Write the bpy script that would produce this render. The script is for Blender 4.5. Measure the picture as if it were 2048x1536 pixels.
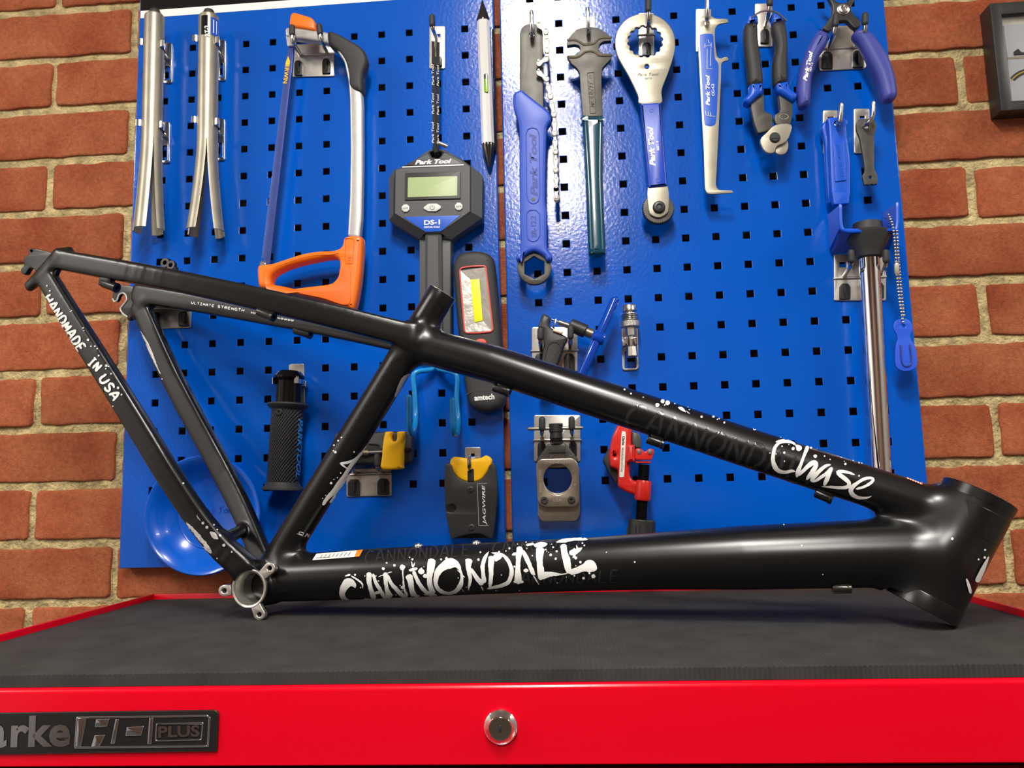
import bpy, bmesh, math, random
import numpy as np
from mathutils import Vector, Matrix, noise
from mathutils.bvhtree import BVHTree

random.seed(7)
rng = np.random.RandomState(7)
SC = bpy.context.scene
COL = SC.collection
for _o in list(bpy.data.objects):
    bpy.data.objects.remove(_o, do_unlink=True)

# ---------------------------------------------------------------- camera
ZO = 1.70                                   # height of the first hole row above the floor
FPX = 1600.0                                # focal length in pixels of the 2048 x 1536 frame
CAM = np.array([0.50965, -1.00243, -0.61467 + ZO])
CX = np.array([0.99646292, 0.08032551, -0.02468727])
CF = np.array([-0.07655069, 0.98886258, 0.12763542])
CU = np.array([0.0346647, -0.12529413, 0.99151386])
cd = bpy.data.cameras.new('camera'); co = bpy.data.objects.new('camera', cd); COL.objects.link(co)
cd.sensor_width = 36.0; cd.lens = FPX / 2048 * 36.0; cd.clip_start = 0.01; cd.clip_end = 50
co.matrix_world = Matrix(((CX[0], CU[0], -CF[0], CAM[0]), (CX[1], CU[1], -CF[1], CAM[1]), (CX[2], CU[2], -CF[2], CAM[2]), (0, 0, 0, 1)))
SC.camera = co

# ---------------------------------------------------------------- light
SC.view_settings.view_transform = 'Standard'; SC.view_settings.look = 'None'
SC.view_settings.gamma = 1.0; SC.view_settings.use_curve_mapping = False
SC.view_settings.exposure = 0.14
SC.cycles.use_denoising = True
SC.cycles.max_bounces = 8
w = bpy.data.worlds.new('world'); SC.world = w; w.use_nodes = True
w.node_tree.nodes['Background'].inputs['Color'].default_value = (1.0, 0.97, 0.93, 1)
w.node_tree.nodes['Background'].inputs['Strength'].default_value = 0.25

def area(name, loc, rot, sx, sy, power, col=(1.0, 0.955, 0.89)):
    l = bpy.data.lights.new(name, 'AREA'); l.shape = 'RECTANGLE'; l.size = sx; l.size_y = sy
    l.energy = power; l.color = col
    o = bpy.data.objects.new(name, l); COL.objects.link(o); o.location = loc; o.rotation_euler = rot
    return o
area('ceiling_lamp_and_fill', (0.455, -1.22, 2.385), (0, 0, 0), 0.21, 0.48, 27.0)
area('ceiling_lamp_and_fill', (0.455, -2.35, 2.385), (0, 0, 0), 0.21, 1.10, 44.0)
area('ceiling_lamp_and_fill', (-1.40, -1.35, 2.385), (0, 0, 0), 0.20, 1.0, 27.0)  # added fill on the left, set where its reflection misses the panels
area('ceiling_lamp_and_fill', (2.42, -1.20, 2.385), (0, 0, 0), 0.20, 1.0, 27.0)  # added fill on the right, kept clear of panel and picture reflections

# ---------------------------------------------------------------- pixel rays
def ray(x, y):
    return CX * ((x - 1024) / FPX) + CF + CU * ((768 - y) / FPX)

class Plane:
    """a real plane in the room: origin, x direction, up direction, front normal"""
    def __init__(s, o, ex, ez, en):
        s.o, s.ex, s.ez, s.en = (np.array(v, float) for v in (o, ex, ez, en))
    def hit(s, px, py, d=0.0):
        r = ray(px, py)
        t = ((s.o + s.en * d - CAM) @ s.en) / (r @ s.en)
        p = CAM + r * t - s.o
        return p @ s.ex, p @ s.ez
    def to(s, x, z, d):
        return s.o + s.ex * x + s.ez * z + s.en * d
    def pt(s, px, py, d=0.0):
        return s.to(*s.hit(px, py, d), d)
WALL = Plane((0, 0, ZO), (1, 0, 0), (0, 0, 1), (0, -1, 0))     # the front of the tool panels
def wp(px, py, d=0.0):
    return WALL.pt(px, py, d)
def pxm(px, py, d=0.0, pl=WALL):
    """metres covered by one pixel there"""
    a = pl.pt(px, py, d)
    return ((a - CAM) @ CF) / FPX

# ---------------------------------------------------------------- materials
MATS = {}
def mat(name, col, rough=0.5, metal=0.0, coat=0.0, var=0.0, vscale=60.0, bump=0.0, bscale=300.0, emit=0.0, col2=None,
        trans=0.0, alpha=1.0, aniso=0.0, spec=0.5, bdist=0.001, coat_rough=0.05, rvar=0.0):
    if name in MATS:
        return MATS[name]
    m = bpy.data.materials.new(name); m.use_nodes = True
    nt = m.node_tree; b = nt.nodes['Principled BSDF']
    b.inputs['Base Color'].default_value = (*col, 1); b.inputs['Roughness'].default_value = rough
    b.inputs['Metallic'].default_value = metal; b.inputs['Coat Weight'].default_value = coat
    b.inputs['Coat Roughness'].default_value = coat_rough
    b.inputs['Specular IOR Level'].default_value = spec
    b.inputs['Transmission Weight'].default_value = trans; b.inputs['Alpha'].default_value = alpha
    if aniso: b.inputs['Anisotropic'].default_value = aniso
    tc = nt.nodes.new('ShaderNodeTexCoord')
    if var or col2:
        n = nt.nodes.new('ShaderNodeTexNoise'); n.inputs['Scale'].default_value = vscale; n.inputs['Detail'].default_value = 6
        nt.links.new(tc.outputs['Object'], n.inputs['Vector'])
        r = nt.nodes.new('ShaderNodeValToRGB')
        c2 = col2 or tuple(min(1, c * (1 + var)) for c in col)
        c1 = col if col2 else tuple(c * (1 - var) for c in col)
        r.color_ramp.elements[0].color = (*c1, 1); r.color_ramp.elements[1].color = (*c2, 1)
        r.color_ramp.elements[0].position = 0.35; r.color_ramp.elements[1].position = 0.68
        nt.links.new(n.outputs['Fac'], r.inputs['Fac']); nt.links.new(r.outputs['Color'], b.inputs['Base Color'])
        if rvar:
            mr = nt.nodes.new('ShaderNodeMapRange'); mr.inputs['To Min'].default_value = rough - rvar; mr.inputs['To Max'].default_value = rough + rvar
            nt.links.new(n.outputs['Fac'], mr.inputs['Value']); nt.links.new(mr.outputs['Result'], b.inputs['Roughness'])
    if bump:
        n = nt.nodes.new('ShaderNodeTexNoise'); n.inputs['Scale'].default_value = bscale; n.inputs['Detail'].default_value = 4
        nt.links.new(tc.outputs['Object'], n.inputs['Vector'])
        u = nt.nodes.new('ShaderNodeBump'); u.inputs['Strength'].default_value = bump; u.inputs['Distance'].default_value = bdist
        nt.links.new(n.outputs['Fac'], u.inputs['Height']); nt.links.new(u.outputs['Normal'], b.inputs['Normal'])
        if coat: nt.links.new(u.outputs['Normal'], b.inputs['Coat Normal'])
    if emit:
        b.inputs['Emission Color'].default_value = (*col, 1); b.inputs['Emission Strength'].default_value = emit
    MATS[name] = m
    return m
def srgb(r, g, b):
    return tuple(((c / 255) / 12.92 if c / 255 <= 0.04045 else ((c / 255 + 0.055) / 1.055) ** 2.4) for c in (r, g, b))

# ---------------------------------------------------------------- object helpers
def thing(name, label, cat, loc, group=None):
    o = bpy.data.objects.new(name, None); COL.objects.link(o)
    o.location = Vector(loc); o.empty_display_size = 0.02
    o['label'] = label; o['category'] = cat
    if group: o['group'] = group
    return o
def root_offset(parent):
    v = Vector((0, 0, 0))
    while parent is not None:
        v += parent.location; parent = parent.parent
    return v
def link(name, me, m, parent=None, label=None, angle=35):
    """me holds world coordinates; the object gets its parent's frame"""
    o = bpy.data.objects.new(name, me); COL.objects.link(o)
    if m is not None:
        me.materials.clear(); me.materials.append(m)
    if angle is not None:
        me.shade_smooth(); me.set_sharp_from_angle(angle=math.radians(angle))
    if parent is not None:
        off = root_offset(parent)
        me.transform(Matrix.Translation(-off)); o.parent = parent
    if label: o['label'] = label
    return o
def mesh(name, verts, faces):
    me = bpy.data.meshes.new(name); me.from_pydata([tuple(map(float, v)) for v in verts], [], faces); me.validate(); me.update()
    return me
def cr(pts, step=None, n=8, closed=False):
    """Catmull-Rom through points"""
    P = np.array(pts, float); k = len(P); out = []
    for i in range(k if closed else k - 1):
        p0 = P[(i - 1) % k] if (closed or i > 0) else 2 * P[0] - P[1]
        p1, p2 = P[i], P[(i + 1) % k]
        p3 = P[(i + 2) % k] if (closed or i + 2 < k) else 2 * P[-1] - P[-2]
        m = n if step is None else max(1, int(np.linalg.norm((p2 - p1)[:2]) / step))
        for j in range(m):
            t = j / m
            out.append(0.5 * ((2 * p1) + (p2 - p0) * t + (2 * p0 - 5 * p1 + 4 * p2 - p3) * t * t + (3 * p1 - p0 - 3 * p2 + p3) * t ** 3))
    if not closed: out.append(P[-1])
    return np.array(out)
def rounded(pts, r, n=4):
    """polygon with corners rounded by r (same unit as pts); r may be a list"""
    P = [np.array(p[:2], float) for p in pts]; k = len(P); out = []
    for i in range(k):
        ri = r[i] if isinstance(r, (list, tuple)) else r
        a, b, c = P[i - 1], P[i], P[(i + 1) % k]
        u, v = a - b, c - b; lu, lv = np.linalg.norm(u), np.linalg.norm(v)
        if ri <= 0 or lu < 1e-9 or lv < 1e-9:
            out.append(b); continue
        t = min(ri, lu * 0.48, lv * 0.48)
        s, e = b + u / lu * t, b + v / lv * t
        for j in range(n + 1):
            q = j / n
            out.append((1 - q) ** 2 * s + 2 * q * (1 - q) * b + q * q * e)
    return np.array(out)
def circ(x, y, r, n=28, ry=None, a0=0.0):
    ry = ry or r
    return np.array([(x + r * math.cos(a0 + 2 * math.pi * i / n), y + ry * math.sin(a0 + 2 * math.pi * i / n)) for i in range(n)])
def curve_mesh(loops, th, bev, res=2):
    """loops in plane metres -> filled, extruded mesh, centred on z=0, half thickness th/2"""
    cu = bpy.data.curves.new('c', 'CURVE'); cu.dimensions = '2D'; cu.fill_mode = 'BOTH'
    bev = min(bev, th * 0.49)
    cu.extrude = max(th / 2 - bev, 0.0); cu.bevel_depth = bev; cu.bevel_resolution = res; cu.offset = -bev
    for lp in loops:
        s = cu.splines.new('POLY'); s.points.add(len(lp) - 1)
        for p, q in zip(s.points, lp): p.co = (q[0], q[1], 0, 1)
        s.use_cyclic_u = True
    o = bpy.data.objects.new('c', cu); COL.objects.link(o)
    dg = bpy.context.evaluated_depsgraph_get()
    me = bpy.data.meshes.new_from_object(o.evaluated_get(dg))
    bpy.data.objects.remove(o); bpy.data.curves.remove(cu)
    bm = bmesh.new(); bm.from_mesh(me); bmesh.ops.remove_doubles(bm, verts=bm.verts, dist=1e-6); bm.to_mesh(me); bm.free()
    return me
def flat(name, parent, m, loops, d, th, bev=0.0006, pl=WALL, px=True, label=None, angle=35, res=2):
    """outline (list of pixel loops: outer, holes...) on the plane d in front of pl, th thick towards the wall"""
    if len(np.shape(loops[0])) == 1: loops = [loops]
    L = [[pl.hit(q[0], q[1], d) for q in lp] for lp in loops] if px else loops
    me = curve_mesh(L, th, bev, res)
    R = Matrix((( pl.ex[0], pl.ez[0], pl.en[0], 0), (pl.ex[1], pl.ez[1], pl.en[1], 0), (pl.ex[2], pl.ez[2], pl.en[2], 0), (0, 0, 0, 1)))
    c = pl.o + pl.en * (d - th / 2)
    me.transform(Matrix.Translation(Vector(c)) @ R); me.name = name
    return link(name, me, m, parent, label, angle)
def frames(P):
    T = np.gradient(P, axis=0); T /= np.linalg.norm(T, axis=1)[:, None] + 1e-12
    ref = np.array([0, 0, 1.0]) if abs(T[0][2]) < 0.9 else np.array([1.0, 0, 0])
    N = [np.cross(T[0], ref)]; N[0] /= np.linalg.norm(N[0])
    for i in range(1, len(P)):
        v = N[-1] - T[i] * (N[-1] @ T[i]); N.append(v / (np.linalg.norm(v) + 1e-12))
    N = np.array(N); return T, N, np.cross(T, N)
def tube_mesh(P, R, n=12, cap=True, dome=0):
    P = np.array(P, float); R = np.broadcast_to(np.array(R, float), (len(P),)).copy()
    if dome:
        T0 = (P[0] - P[1]) / np.linalg.norm(P[0] - P[1]); T1 = (P[-1] - P[-2]) / np.linalg.norm(P[-1] - P[-2])
        a = [(math.sin(t) , math.cos(t)) for t in np.linspace(math.pi / 2 * 0.97, 0, dome + 1)[:-1]]
        P = np.vstack([[P[0] + T0 * R[0] * s for s, c in a], P, [P[-1] + T1 * R[-1] * s for s, c in a[::-1]]])
        R = np.concatenate([[R[0] * c for s, c in a], R, [R[-1] * c for s, c in a[::-1]]])
    T, N, B = frames(P); V = []; F = []
    for i in range(len(P)):
        for j in range(n):
            t = 2 * math.pi * j / n
            V.append(P[i] + (N[i] * math.cos(t) + B[i] * math.sin(t)) * R[i])
    for i in range(len(P) - 1):
        for j in range(n):
            k = (j + 1) % n
            F.append((i * n + j, i * n + k, (i + 1) * n + k, (i + 1) * n + j))
    if cap:
        F.append(tuple(range(n - 1, -1, -1))); F.append(tuple((len(P) - 1) * n + j for j in range(n)))
    return mesh('tube', V, F)
def rod(name, parent, m, P, R, n=12, dome=0, label=None, angle=40):
    return link(name, tube_mesh(P, R, n, True, dome), m, parent, label, angle)
def lathe_mesh(p0, axis, prof, n=32, close=False):
    """prof: list of (t along axis, radius)"""
    a = np.array(axis, float); a /= np.linalg.norm(a)
    ref = np.array([0, 0, 1.0]) if abs(a[2]) < 0.9 else np.array([1.0, 0, 0])
    e1 = np.cross(a, ref); e1 /= np.linalg.norm(e1); e2 = np.cross(a, e1); V = []; F = []
    for t, r in prof:
        for j in range(n):
            q = 2 * math.pi * j / n
            V.append(np.array(p0) + a * t + (e1 * math.cos(q) + e2 * math.sin(q)) * max(r, 1e-6))
    m = len(prof)
    for i in range(m if close else m - 1):
        i2 = (i + 1) % m
        for j in range(n):
            k = (j + 1) % n
            F.append((i * n + j, i2 * n + j, i2 * n + k, i * n + k))
    if not close:
        F.append(tuple(range(n))); F.append(tuple((m - 1) * n + j for j in range(n - 1, -1, -1)))
    return mesh('lathe', V, F)
def lathe(name, parent, m, p0, axis, prof, n=32, close=False, label=None, angle=35):
    me = lathe_mesh(p0, axis, prof, n, close)
    bm = bmesh.new(); bm.from_mesh(me); bmesh.ops.recalc_face_normals(bm, faces=bm.faces); bm.to_mesh(me); bm.free()
    return link(name, me, m, parent, label, angle)
def box_mesh(c, sx, sy, sz, bev=0.0, ex=(1, 0, 0), ey=(0, 1, 0), ez=(0, 0, 1), seg=2):
    bm = bmesh.new(); bmesh.ops.create_cube(bm, size=1.0)
    for v in bm.verts: v.co = Vector((v.co.x * sx, v.co.y * sy, v.co.z * sz))
    if bev: bmesh.ops.bevel(bm, geom=bm.edges[:], offset=bev, segments=seg, profile=0.5, affect='EDGES')
    R = Matrix(((ex[0], ey[0], ez[0], c[0]), (ex[1], ey[1], ez[1], c[1]), (ex[2], ey[2], ez[2], c[2]), (0, 0, 0, 1)))
    bmesh.ops.transform(bm, matrix=R, verts=bm.verts)
    me = bpy.data.meshes.new('box'); bm.to_mesh(me); bm.free(); return me
def box(name, parent, m, c, sx, sy, sz, bev=0.0, label=None, **k):
    return link(name, box_mesh(c, sx, sy, sz, bev, **k), m, parent, label, 35)
def join(*ms):
    bm = bmesh.new()
    for x in ms: bm.from_mesh(x)
    me = bpy.data.meshes.new('j'); bm.to_mesh(me); bm.free(); return me
def text_mesh(s, bold=0.0, shear=0.0, spacing=1.0, res=3):
    cu = bpy.data.curves.new('t', 'FONT'); cu.body = s; cu.size = 1.0; cu.shear = shear; cu.offset = bold; cu.space_character = spacing
    cu.resolution_u = res
    o = bpy.data.objects.new('t', cu); COL.objects.link(o)
    dg = bpy.context.evaluated_depsgraph_get(); me = bpy.data.meshes.new_from_object(o.evaluated_get(dg))
    bpy.data.objects.remove(o); bpy.data.curves.remove(cu)
    co = np.array([v.co[:2] for v in me.vertices]); lo, hi = co.min(0), co.max(0)
    return me, co, lo, hi
def text(name, parent, m, s, a, b, h, d, bold=0.0, shear=0.0, pl=WALL, spacing=1.0, th=0.00025, label=None, left=False):
    """letters on the plane d in front of pl: baseline from pixel a to pixel b, capital height h pixels;
    left=True raises the letters to the left of the baseline direction"""
    me, co, lo, hi = text_mesh(s, bold, shear, spacing)
    A = np.array(pl.hit(*a, d)); B = np.array(pl.hit(*b, d)); u = B - A; L = np.linalg.norm(u); u /= L
    v = np.array((-u[1], u[0])); H = h * pxm(*a, d, pl)
    q = (co - lo) / (hi - lo)
    P = A + q[:, :1] * L * u + q[:, 1:] * H * v
    for vt, p in zip(me.vertices, P): vt.co = Vector(pl.to(p[0], p[1], d + th))
    me.name = name
    return link(name, me, m, parent, label, None)
def structure(o):
    o['kind'] = 'structure'; return o
def off(p, dy):
    q = np.array(p, float).copy(); q[1] -= dy; return q
# ================================================================ the setting
def brick_material():
    m = bpy.data.materials.new('red_brick'); m.use_nodes = True; nt = m.node_tree; b = nt.nodes['Principled BSDF']
    N = nt.nodes.new; Lk = nt.links.new
    tc = N('ShaderNodeTexCoord'); oi = N('ShaderNodeObjectInfo')
    add = N('ShaderNodeVectorMath'); add.operation = 'ADD'
    sc = N('ShaderNodeVectorMath'); sc.operation = 'SCALE'; sc.inputs['Scale'].default_value = 11.0
    comb = N('ShaderNodeCombineXYZ')
    for i in 'XYZ': Lk(oi.outputs['Random'], comb.inputs[i])
    Lk(comb.outputs[0], sc.inputs[0]); Lk(tc.outputs['Object'], add.inputs[0]); Lk(sc.outputs[0], add.inputs[1])
    def noise_(scale, detail, rough=0.6):
        n = N('ShaderNodeTexNoise'); n.inputs['Scale'].default_value = scale; n.inputs['Detail'].default_value = detail
        n.inputs['Roughness'].default_value = rough; Lk(add.outputs[0], n.inputs['Vector']); return n
    big = noise_(12, 5); fine = noise_(190, 8, 0.8); grit = noise_(620, 4, 0.7); patch = noise_(22, 7, 0.75)
    r1 = N('ShaderNodeValToRGB'); e = r1.color_ramp.elements
    e[0].position = 0.3; e[0].color = (*srgb(172, 84, 52), 1); e[1].position = 0.72; e[1].color = (*srgb(212, 126, 84), 1)
    Lk(big.outputs['Fac'], r1.inputs['Fac'])
    hs = N('ShaderNodeHueSaturation'); Lk(r1.outputs['Color'], hs.inputs['Color'])
    mr = N('ShaderNodeMapRange'); mr.inputs['To Min'].default_value = 0.86; mr.inputs['To Max'].default_value = 1.12
    Lk(oi.outputs['Random'], mr.inputs['Value']); Lk(mr.outputs[0], hs.inputs['Value'])
    mx = N('ShaderNodeMix'); mx.data_type = 'RGBA'; mx.blend_type = 'OVERLAY'; mx.inputs['Factor'].default_value = 0.85
    Lk(hs.outputs['Color'], mx.inputs['A']); cr_ = N('ShaderNodeValToRGB'); cr_.color_ramp.elements[0].position = .34; cr_.color_ramp.elements[1].position = .68; cr_.color_ramp.elements[0].color = (.36, .36, .36, 1); cr_.color_ramp.elements[1].color = (.74, .74, .74, 1)
    Lk(fine.outputs['Fac'], cr_.inputs['Fac']); Lk(cr_.outputs['Color'], mx.inputs['B'])
    r2 = N('ShaderNodeValToRGB'); r2.color_ramp.elements[0].position = 0.66; r2.color_ramp.elements[1].position = 0.80
    Lk(patch.outputs['Fac'], r2.inputs['Fac'])
    mu = N('ShaderNodeMath'); mu.operation = 'MULTIPLY'; mu.inputs[1].default_value = 0.5; Lk(r2.outputs['Color'], mu.inputs[0])
    m2 = N('ShaderNodeMix'); m2.data_type = 'RGBA'; Lk(mu.outputs[0], m2.inputs['Factor']); Lk(mx.outputs['Result'], m2.inputs['A'])
    m2.inputs['B'].default_value = (*srgb(190, 150, 105), 1)
    Lk(m2.outputs['Result'], b.inputs['Base Color']); b.inputs['Roughness'].default_value = 0.9; b.inputs['Specular IOR Level'].default_value = 0.25
    ad = N('ShaderNodeMath'); ad.operation = 'MULTIPLY_ADD'; ad.inputs[1].default_value = 0.5
    Lk(grit.outputs['Fac'], ad.inputs[0]); Lk(fine.outputs['Fac'], ad.inputs[2])
    bp = N('ShaderNodeBump'); bp.inputs['Strength'].default_value = 1.0; bp.inputs['Distance'].default_value = 0.0042
    Lk(ad.outputs[0], bp.inputs['Height']); Lk(bp.outputs[0], b.inputs['Normal'])
    return m
M_BRICK = brick_material()
M_MORTAR = mat('sand_mortar', srgb(186, 168, 122), 0.95, var=0.34, vscale=70, bump=1.0, bscale=210, bdist=0.005, spec=0.2)
M_PLASTER = mat('white_plaster', (0.62, 0.60, 0.56), 0.9, bump=0.1)
M_FLOOR = mat('grey_concrete', (0.09, 0.088, 0.085), 0.7, var=0.15)

YW = 0.020                                   # face of the bricks
wall = link('wall_back', box_mesh((0.42, YW + 0.0042 + 0.05, 1.2), 4.4, 0.1, 2.4), M_MORTAR, None, None, 35); structure(wall)
def brick_mesh(L, H, seed, chip=None):
    """rough-edged brick, front face at y = 0"""
    fx = [0, .0016, .0045] + list(np.linspace(.012, L - .012, 17)) + [L - .0045, L - .0016, L]
    fz = [0, .0014, .0040] + list(np.linspace(.011, H - .011, 5)) + [H - .0040, H - .0014, H]
    nx, nz = len(fx) - 1, len(fz) - 1; V = []; F = []; o = Vector((seed * 7.31, seed * 1.7, 0))
    for k in range(nz + 1):
        for i in range(nx + 1):
            x = fx[i] - L / 2; z = fz[k] - H / 2; ring_ = min(i, k, nx - i, nz - k)
            if ring_ < 3:
                w_ = (1.0, .8, .4)[ring_]
                x += w_ * (.0020 * noise.noise(Vector((z * 45, x * 20, 3)) + o) + .0008 * noise.noise(Vector((z * 210, x * 60, 13)) + o)) * (1 if min(i, nx - i) < 3 else .2)
                z += w_ * (.0018 * noise.noise(Vector((x * 38, z * 20, 9)) + o) + .0010 * noise.noise(Vector((x * 170, 4, 1)) + o)) * (1 if min(k, nz - k) < 3 else .2)
                if min(i, nx - i) < 2 and min(k, nz - k) < 2: x *= .990; z *= .955
            y = .0012 * noise.noise(Vector((x * 25, z * 30, 5)) + o) + .0007 * noise.noise(Vector((x * 110, z * 120, 5)) + o) + (.0015, .0004, .0)[min(ring_, 2)] * (1 + .6 * noise.noise(Vector((x * 90, z * 90, 2)) + o))
            V.append((x, y, z))
    for k in range(nz):
        for i in range(nx):
            a = k * (nx + 1) + i; F.append((a, a + 1, a + nx + 2, a + nx + 1))
    ring = [i for i in range(nx + 1)] + [(k + 1) * (nx + 1) - 1 for k in range(1, nz + 1)] + [nz * (nx + 1) + i for i in range(nx - 1, -1, -1)] + [k * (nx + 1) for k in range(nz - 1, 0, -1)]
    base = len(V)
    for q in ring: V.append((V[q][0] * 1.0, 0.014, V[q][2]))
    n = len(ring)
    for j in range(n):
        F.append((ring[(j + 1) % n], ring[j], base + j, base + (j + 1) % n))
    me = mesh('brick', V, F); me.materials.append(M_BRICK); me.shade_smooth(); me.set_sharp_from_angle(angle=math.radians(60)); return me
BM = [brick_mesh(0.2135, 0.0645, s) for s in range(1, 9)]
PITCH, COURSE = 0.2244, 0.0759
for k in range(-6, 21):                     # courses seen and a little beyond
    zc = 0.0848 - COURSE * (k + 0.5)
    if zc + ZO < 0.55: break
    x0 = -0.098 if k % 2 == 0 else -0.2145
    j = int(math.floor((-1.05 - x0) / PITCH))
    while x0 + j * PITCH < 1.75:
        o = bpy.data.objects.new('brick', random.choice(BM)); COL.objects.link(o)
        o.location = (x0 + (j + 0.5) * PITCH + random.uniform(-.0015, .0015) - wall.location.x, YW + random.uniform(-.001, .0015), ZO + zc + random.uniform(-.001, .001))
        o.rotation_euler = (random.uniform(-.006, .006), random.uniform(-.005, .005), random.uniform(-.006, .006))
        o.parent = wall; j += 1
structure(link('floor', box_mesh((0.42, -1.6, -0.02), 4.4, 3.6, 0.04), M_FLOOR, None, None, 35))
structure(link('ceiling', box_mesh((0.42, -1.6, 2.425), 4.4, 3.6, 0.05), M_PLASTER, None, None, 35))
structure(link('wall_right', box_mesh((2.67, -1.6, 1.2), 0.1, 3.6, 2.4), mat('grey_plaster', (.34, .33, .32), .9), None, None, 35))
structure(link('wall_front', box_mesh((0.42, -3.45, 1.2), 4.4, 0.1, 2.4), mat('brown_board_wall', (0.13, 0.075, 0.05), .8), None, None, 35))
structure(link('wall_left', box_mesh((-1.83, -1.6, 1.2), 0.1, 3.6, 2.4), mat('pale_plaster', (.75, .74, .74), .9), None, None, 35))

# ================================================================ tool panels
M_BLUE = mat('blue_panel_paint', srgb(0, 84, 190), 0.15, bump=0.24, bscale=230, bdist=0.0007, spec=0.5)
M_BLACKGLOSS = mat('black_gloss_print', (0.006, 0.006, 0.007), 0.15)
M_WHITE = mat('white_print', (0.88, 0.88, 0.86), 0.5)
PP = 0.038; HH = 0.0051
def panel_mesh(x0, x1, z0, z1, xs, zs):
    bx = [x0]; bz = [z0]
    for x in xs: bx += [x - HH, x + HH]
    for z in sorted(zs): bz += [z - HH, z + HH]
    bx.append(x1); bz.append(z1); nx, nz = len(bx), len(bz)
    V = [(x, 0.0, z + ZO) for z in bz for x in bx]; F = []
    for k in range(nz - 1):
        for i in range(nx - 1):
            a = k * nx + i; q = (a, a + 1, a + nx + 1, a + nx)
            if k % 2 == 1 and i % 2 == 1:
                mx_ = (V[q[0]][0] + V[q[1]][0]) / 2; mz_ = (V[q[0]][2] + V[q[2]][2]) / 2; b = len(V); f_ = 1 - .0006 / HH
                V += [(mx_ + (V[t][0] - mx_) * f_, 0.0005, mz_ + (V[t][2] - mz_) * f_) for t in q]; V += [(V[b + i_][0], 0.0018, V[b + i_][2]) for i_ in range(4)]
                for s in range(4): F.append((q[s], q[(s + 1) % 4], b + (s + 1) % 4, b + s)); F.append((b + s, b + (s + 1) % 4, b + 4 + (s + 1) % 4, b + 4 + s))
            else: F.append(q)
    def strip(lo, hi):                      # folded edges: rounded corner, then the return to the wall
        pass
    corners = [(x0, z0), (x1, z0), (x1, z1), (x0, z1)]; r = 0.0018; b = len(V)
    prof = [(0.0, 0.0)] + [(r * math.sin(t), r * (1 - math.cos(t))) for t in (math.pi / 6, math.pi / 3, math.pi / 2)] + [(r, 0.0185)]
    for (ox, oy) in prof:
        for (cx_, cz_) in corners:
            V.append((cx_ + (ox if cx_ > (x0 + x1) / 2 else -ox), oy, cz_ + (ox if cz_ > (z0 + z1) / 2 else -ox) + ZO))
    for i in range(len(prof) - 1):
        for s in range(4):
            F.append((b + i * 4 + s, b + (i + 1) * 4 + s, b + (i + 1) * 4 + (s + 1) % 4, b + i * 4 + (s + 1) % 4))
    return mesh('panel', V, F)
xsL = [PP * i for i in range(-1, 11)]; zsL = [-PP * i for i in range(0, 17)]
xsR = [0.50675 + PP * i for i in range(-1, 11)]; zsR = [-0.0017 - PP * i for i in range(-3, 17)]
boardL = thing('pegboard', 'blue perforated tool panel with a black and white header, behind the hacksaw and digital scale', 'pegboard', (0.17, 0.0, ZO - 0.704))
link('perforated_sheet', panel_mesh(-0.0772, 0.4178, -0.7040, 0.160, xsL, zsL), M_BLUE, boardL, angle=22)
box('white_stripe', boardL, M_WHITE, (0.1703, -0.0002, ZO + 0.0545), 0.4945, 0.0005, 0.011)
box('black_header', boardL, M_BLACKGLOSS, (0.1703, -0.0002, ZO + 0.110), 0.4945, 0.0005, 0.100)
boardR = thing('pegboard', 'blue perforated tool panel holding the chain whip, spanners and pliers', 'pegboard', (0.68, 0.0, ZO - 0.704))
link('perforated_sheet', panel_mesh(0.4295, 0.9265, -0.7055, 0.160, xsR, zsR), M_BLUE, boardR, angle=22)

# ================================================================ red tool chest with its foam mat
M_RED = mat('red_chest_paint', srgb(204, 0, 28), 0.2, bump=0.03, bscale=220, spec=0.4)
M_REDD = M_RED
M_FOAM = mat('charcoal_foam', (0.031, 0.030, 0.028), 0.8, var=0.18, vscale=30, bump=0.25, bscale=900, bdist=0.0006, spec=0.3)
M_DARK = mat('dark_gap', (0.01, 0.009, 0.009), 0.8)
def ribbed_foam():
    m = M_FOAM.copy(); m.name = 'ribbed_foam'; nt = m.node_tree; b = nt.nodes['Principled BSDF']
    tc = nt.nodes.new('ShaderNodeTexCoord'); wv = nt.nodes.new('ShaderNodeTexWave'); wv.bands_direction = 'X'
    wv.inputs['Scale'].default_value = 90.0; wv.inputs['Distortion'].default_value = 0.0
    nt.links.new(tc.outputs['Object'], wv.inputs['Vector'])
    old = b.inputs['Normal'].links[0].from_node
    u = nt.nodes.new('ShaderNodeBump'); u.inputs['Strength'].default_value = 0.55; u.inputs['Distance'].default_value = 0.0012
    nt.links.new(wv.outputs['Fac'], u.inputs['Height']); nt.links.new(old.outputs['Normal'], u.inputs['Normal'])
    nt.links.new(u.outputs['Normal'], b.inputs['Normal']); return m
M_RIB = ribbed_foam()
TX0, TX1, TYB, TYF = -0.031, 0.917, 0.014, -0.406
TZ = ZO - 0.7544; MZ = ZO - 0.7444; RZ = ZO - 0.7384
chest = thing('tool_chest', 'glossy red steel tool chest with a black badge and chrome lock', 'tool chest', ((TX0 + TX1) / 2, -0.2, 0))
def lid_profile():
    pr = []
    r = 0.004
    pr.append((TYF + 0.03, TZ)); pr.append((TYF + r, TZ))
    for t in range(1, 6):
        a = t / 5 * math.pi / 2; pr.append((TYF + r - r * math.sin(a), TZ - r + r * math.cos(a)))
    pr.append((TYF, TZ - 0.0545)); pr.append((TYF + 0.003, TZ - 0.0560)); pr.append((TYF + 0.02, TZ - 0.0560))
    return pr
pr = lid_profile(); V = []; F = []
for x in (TX0, TX1):
    for (y, z) in pr: V.append((x, y, z))
n = len(pr)
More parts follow.
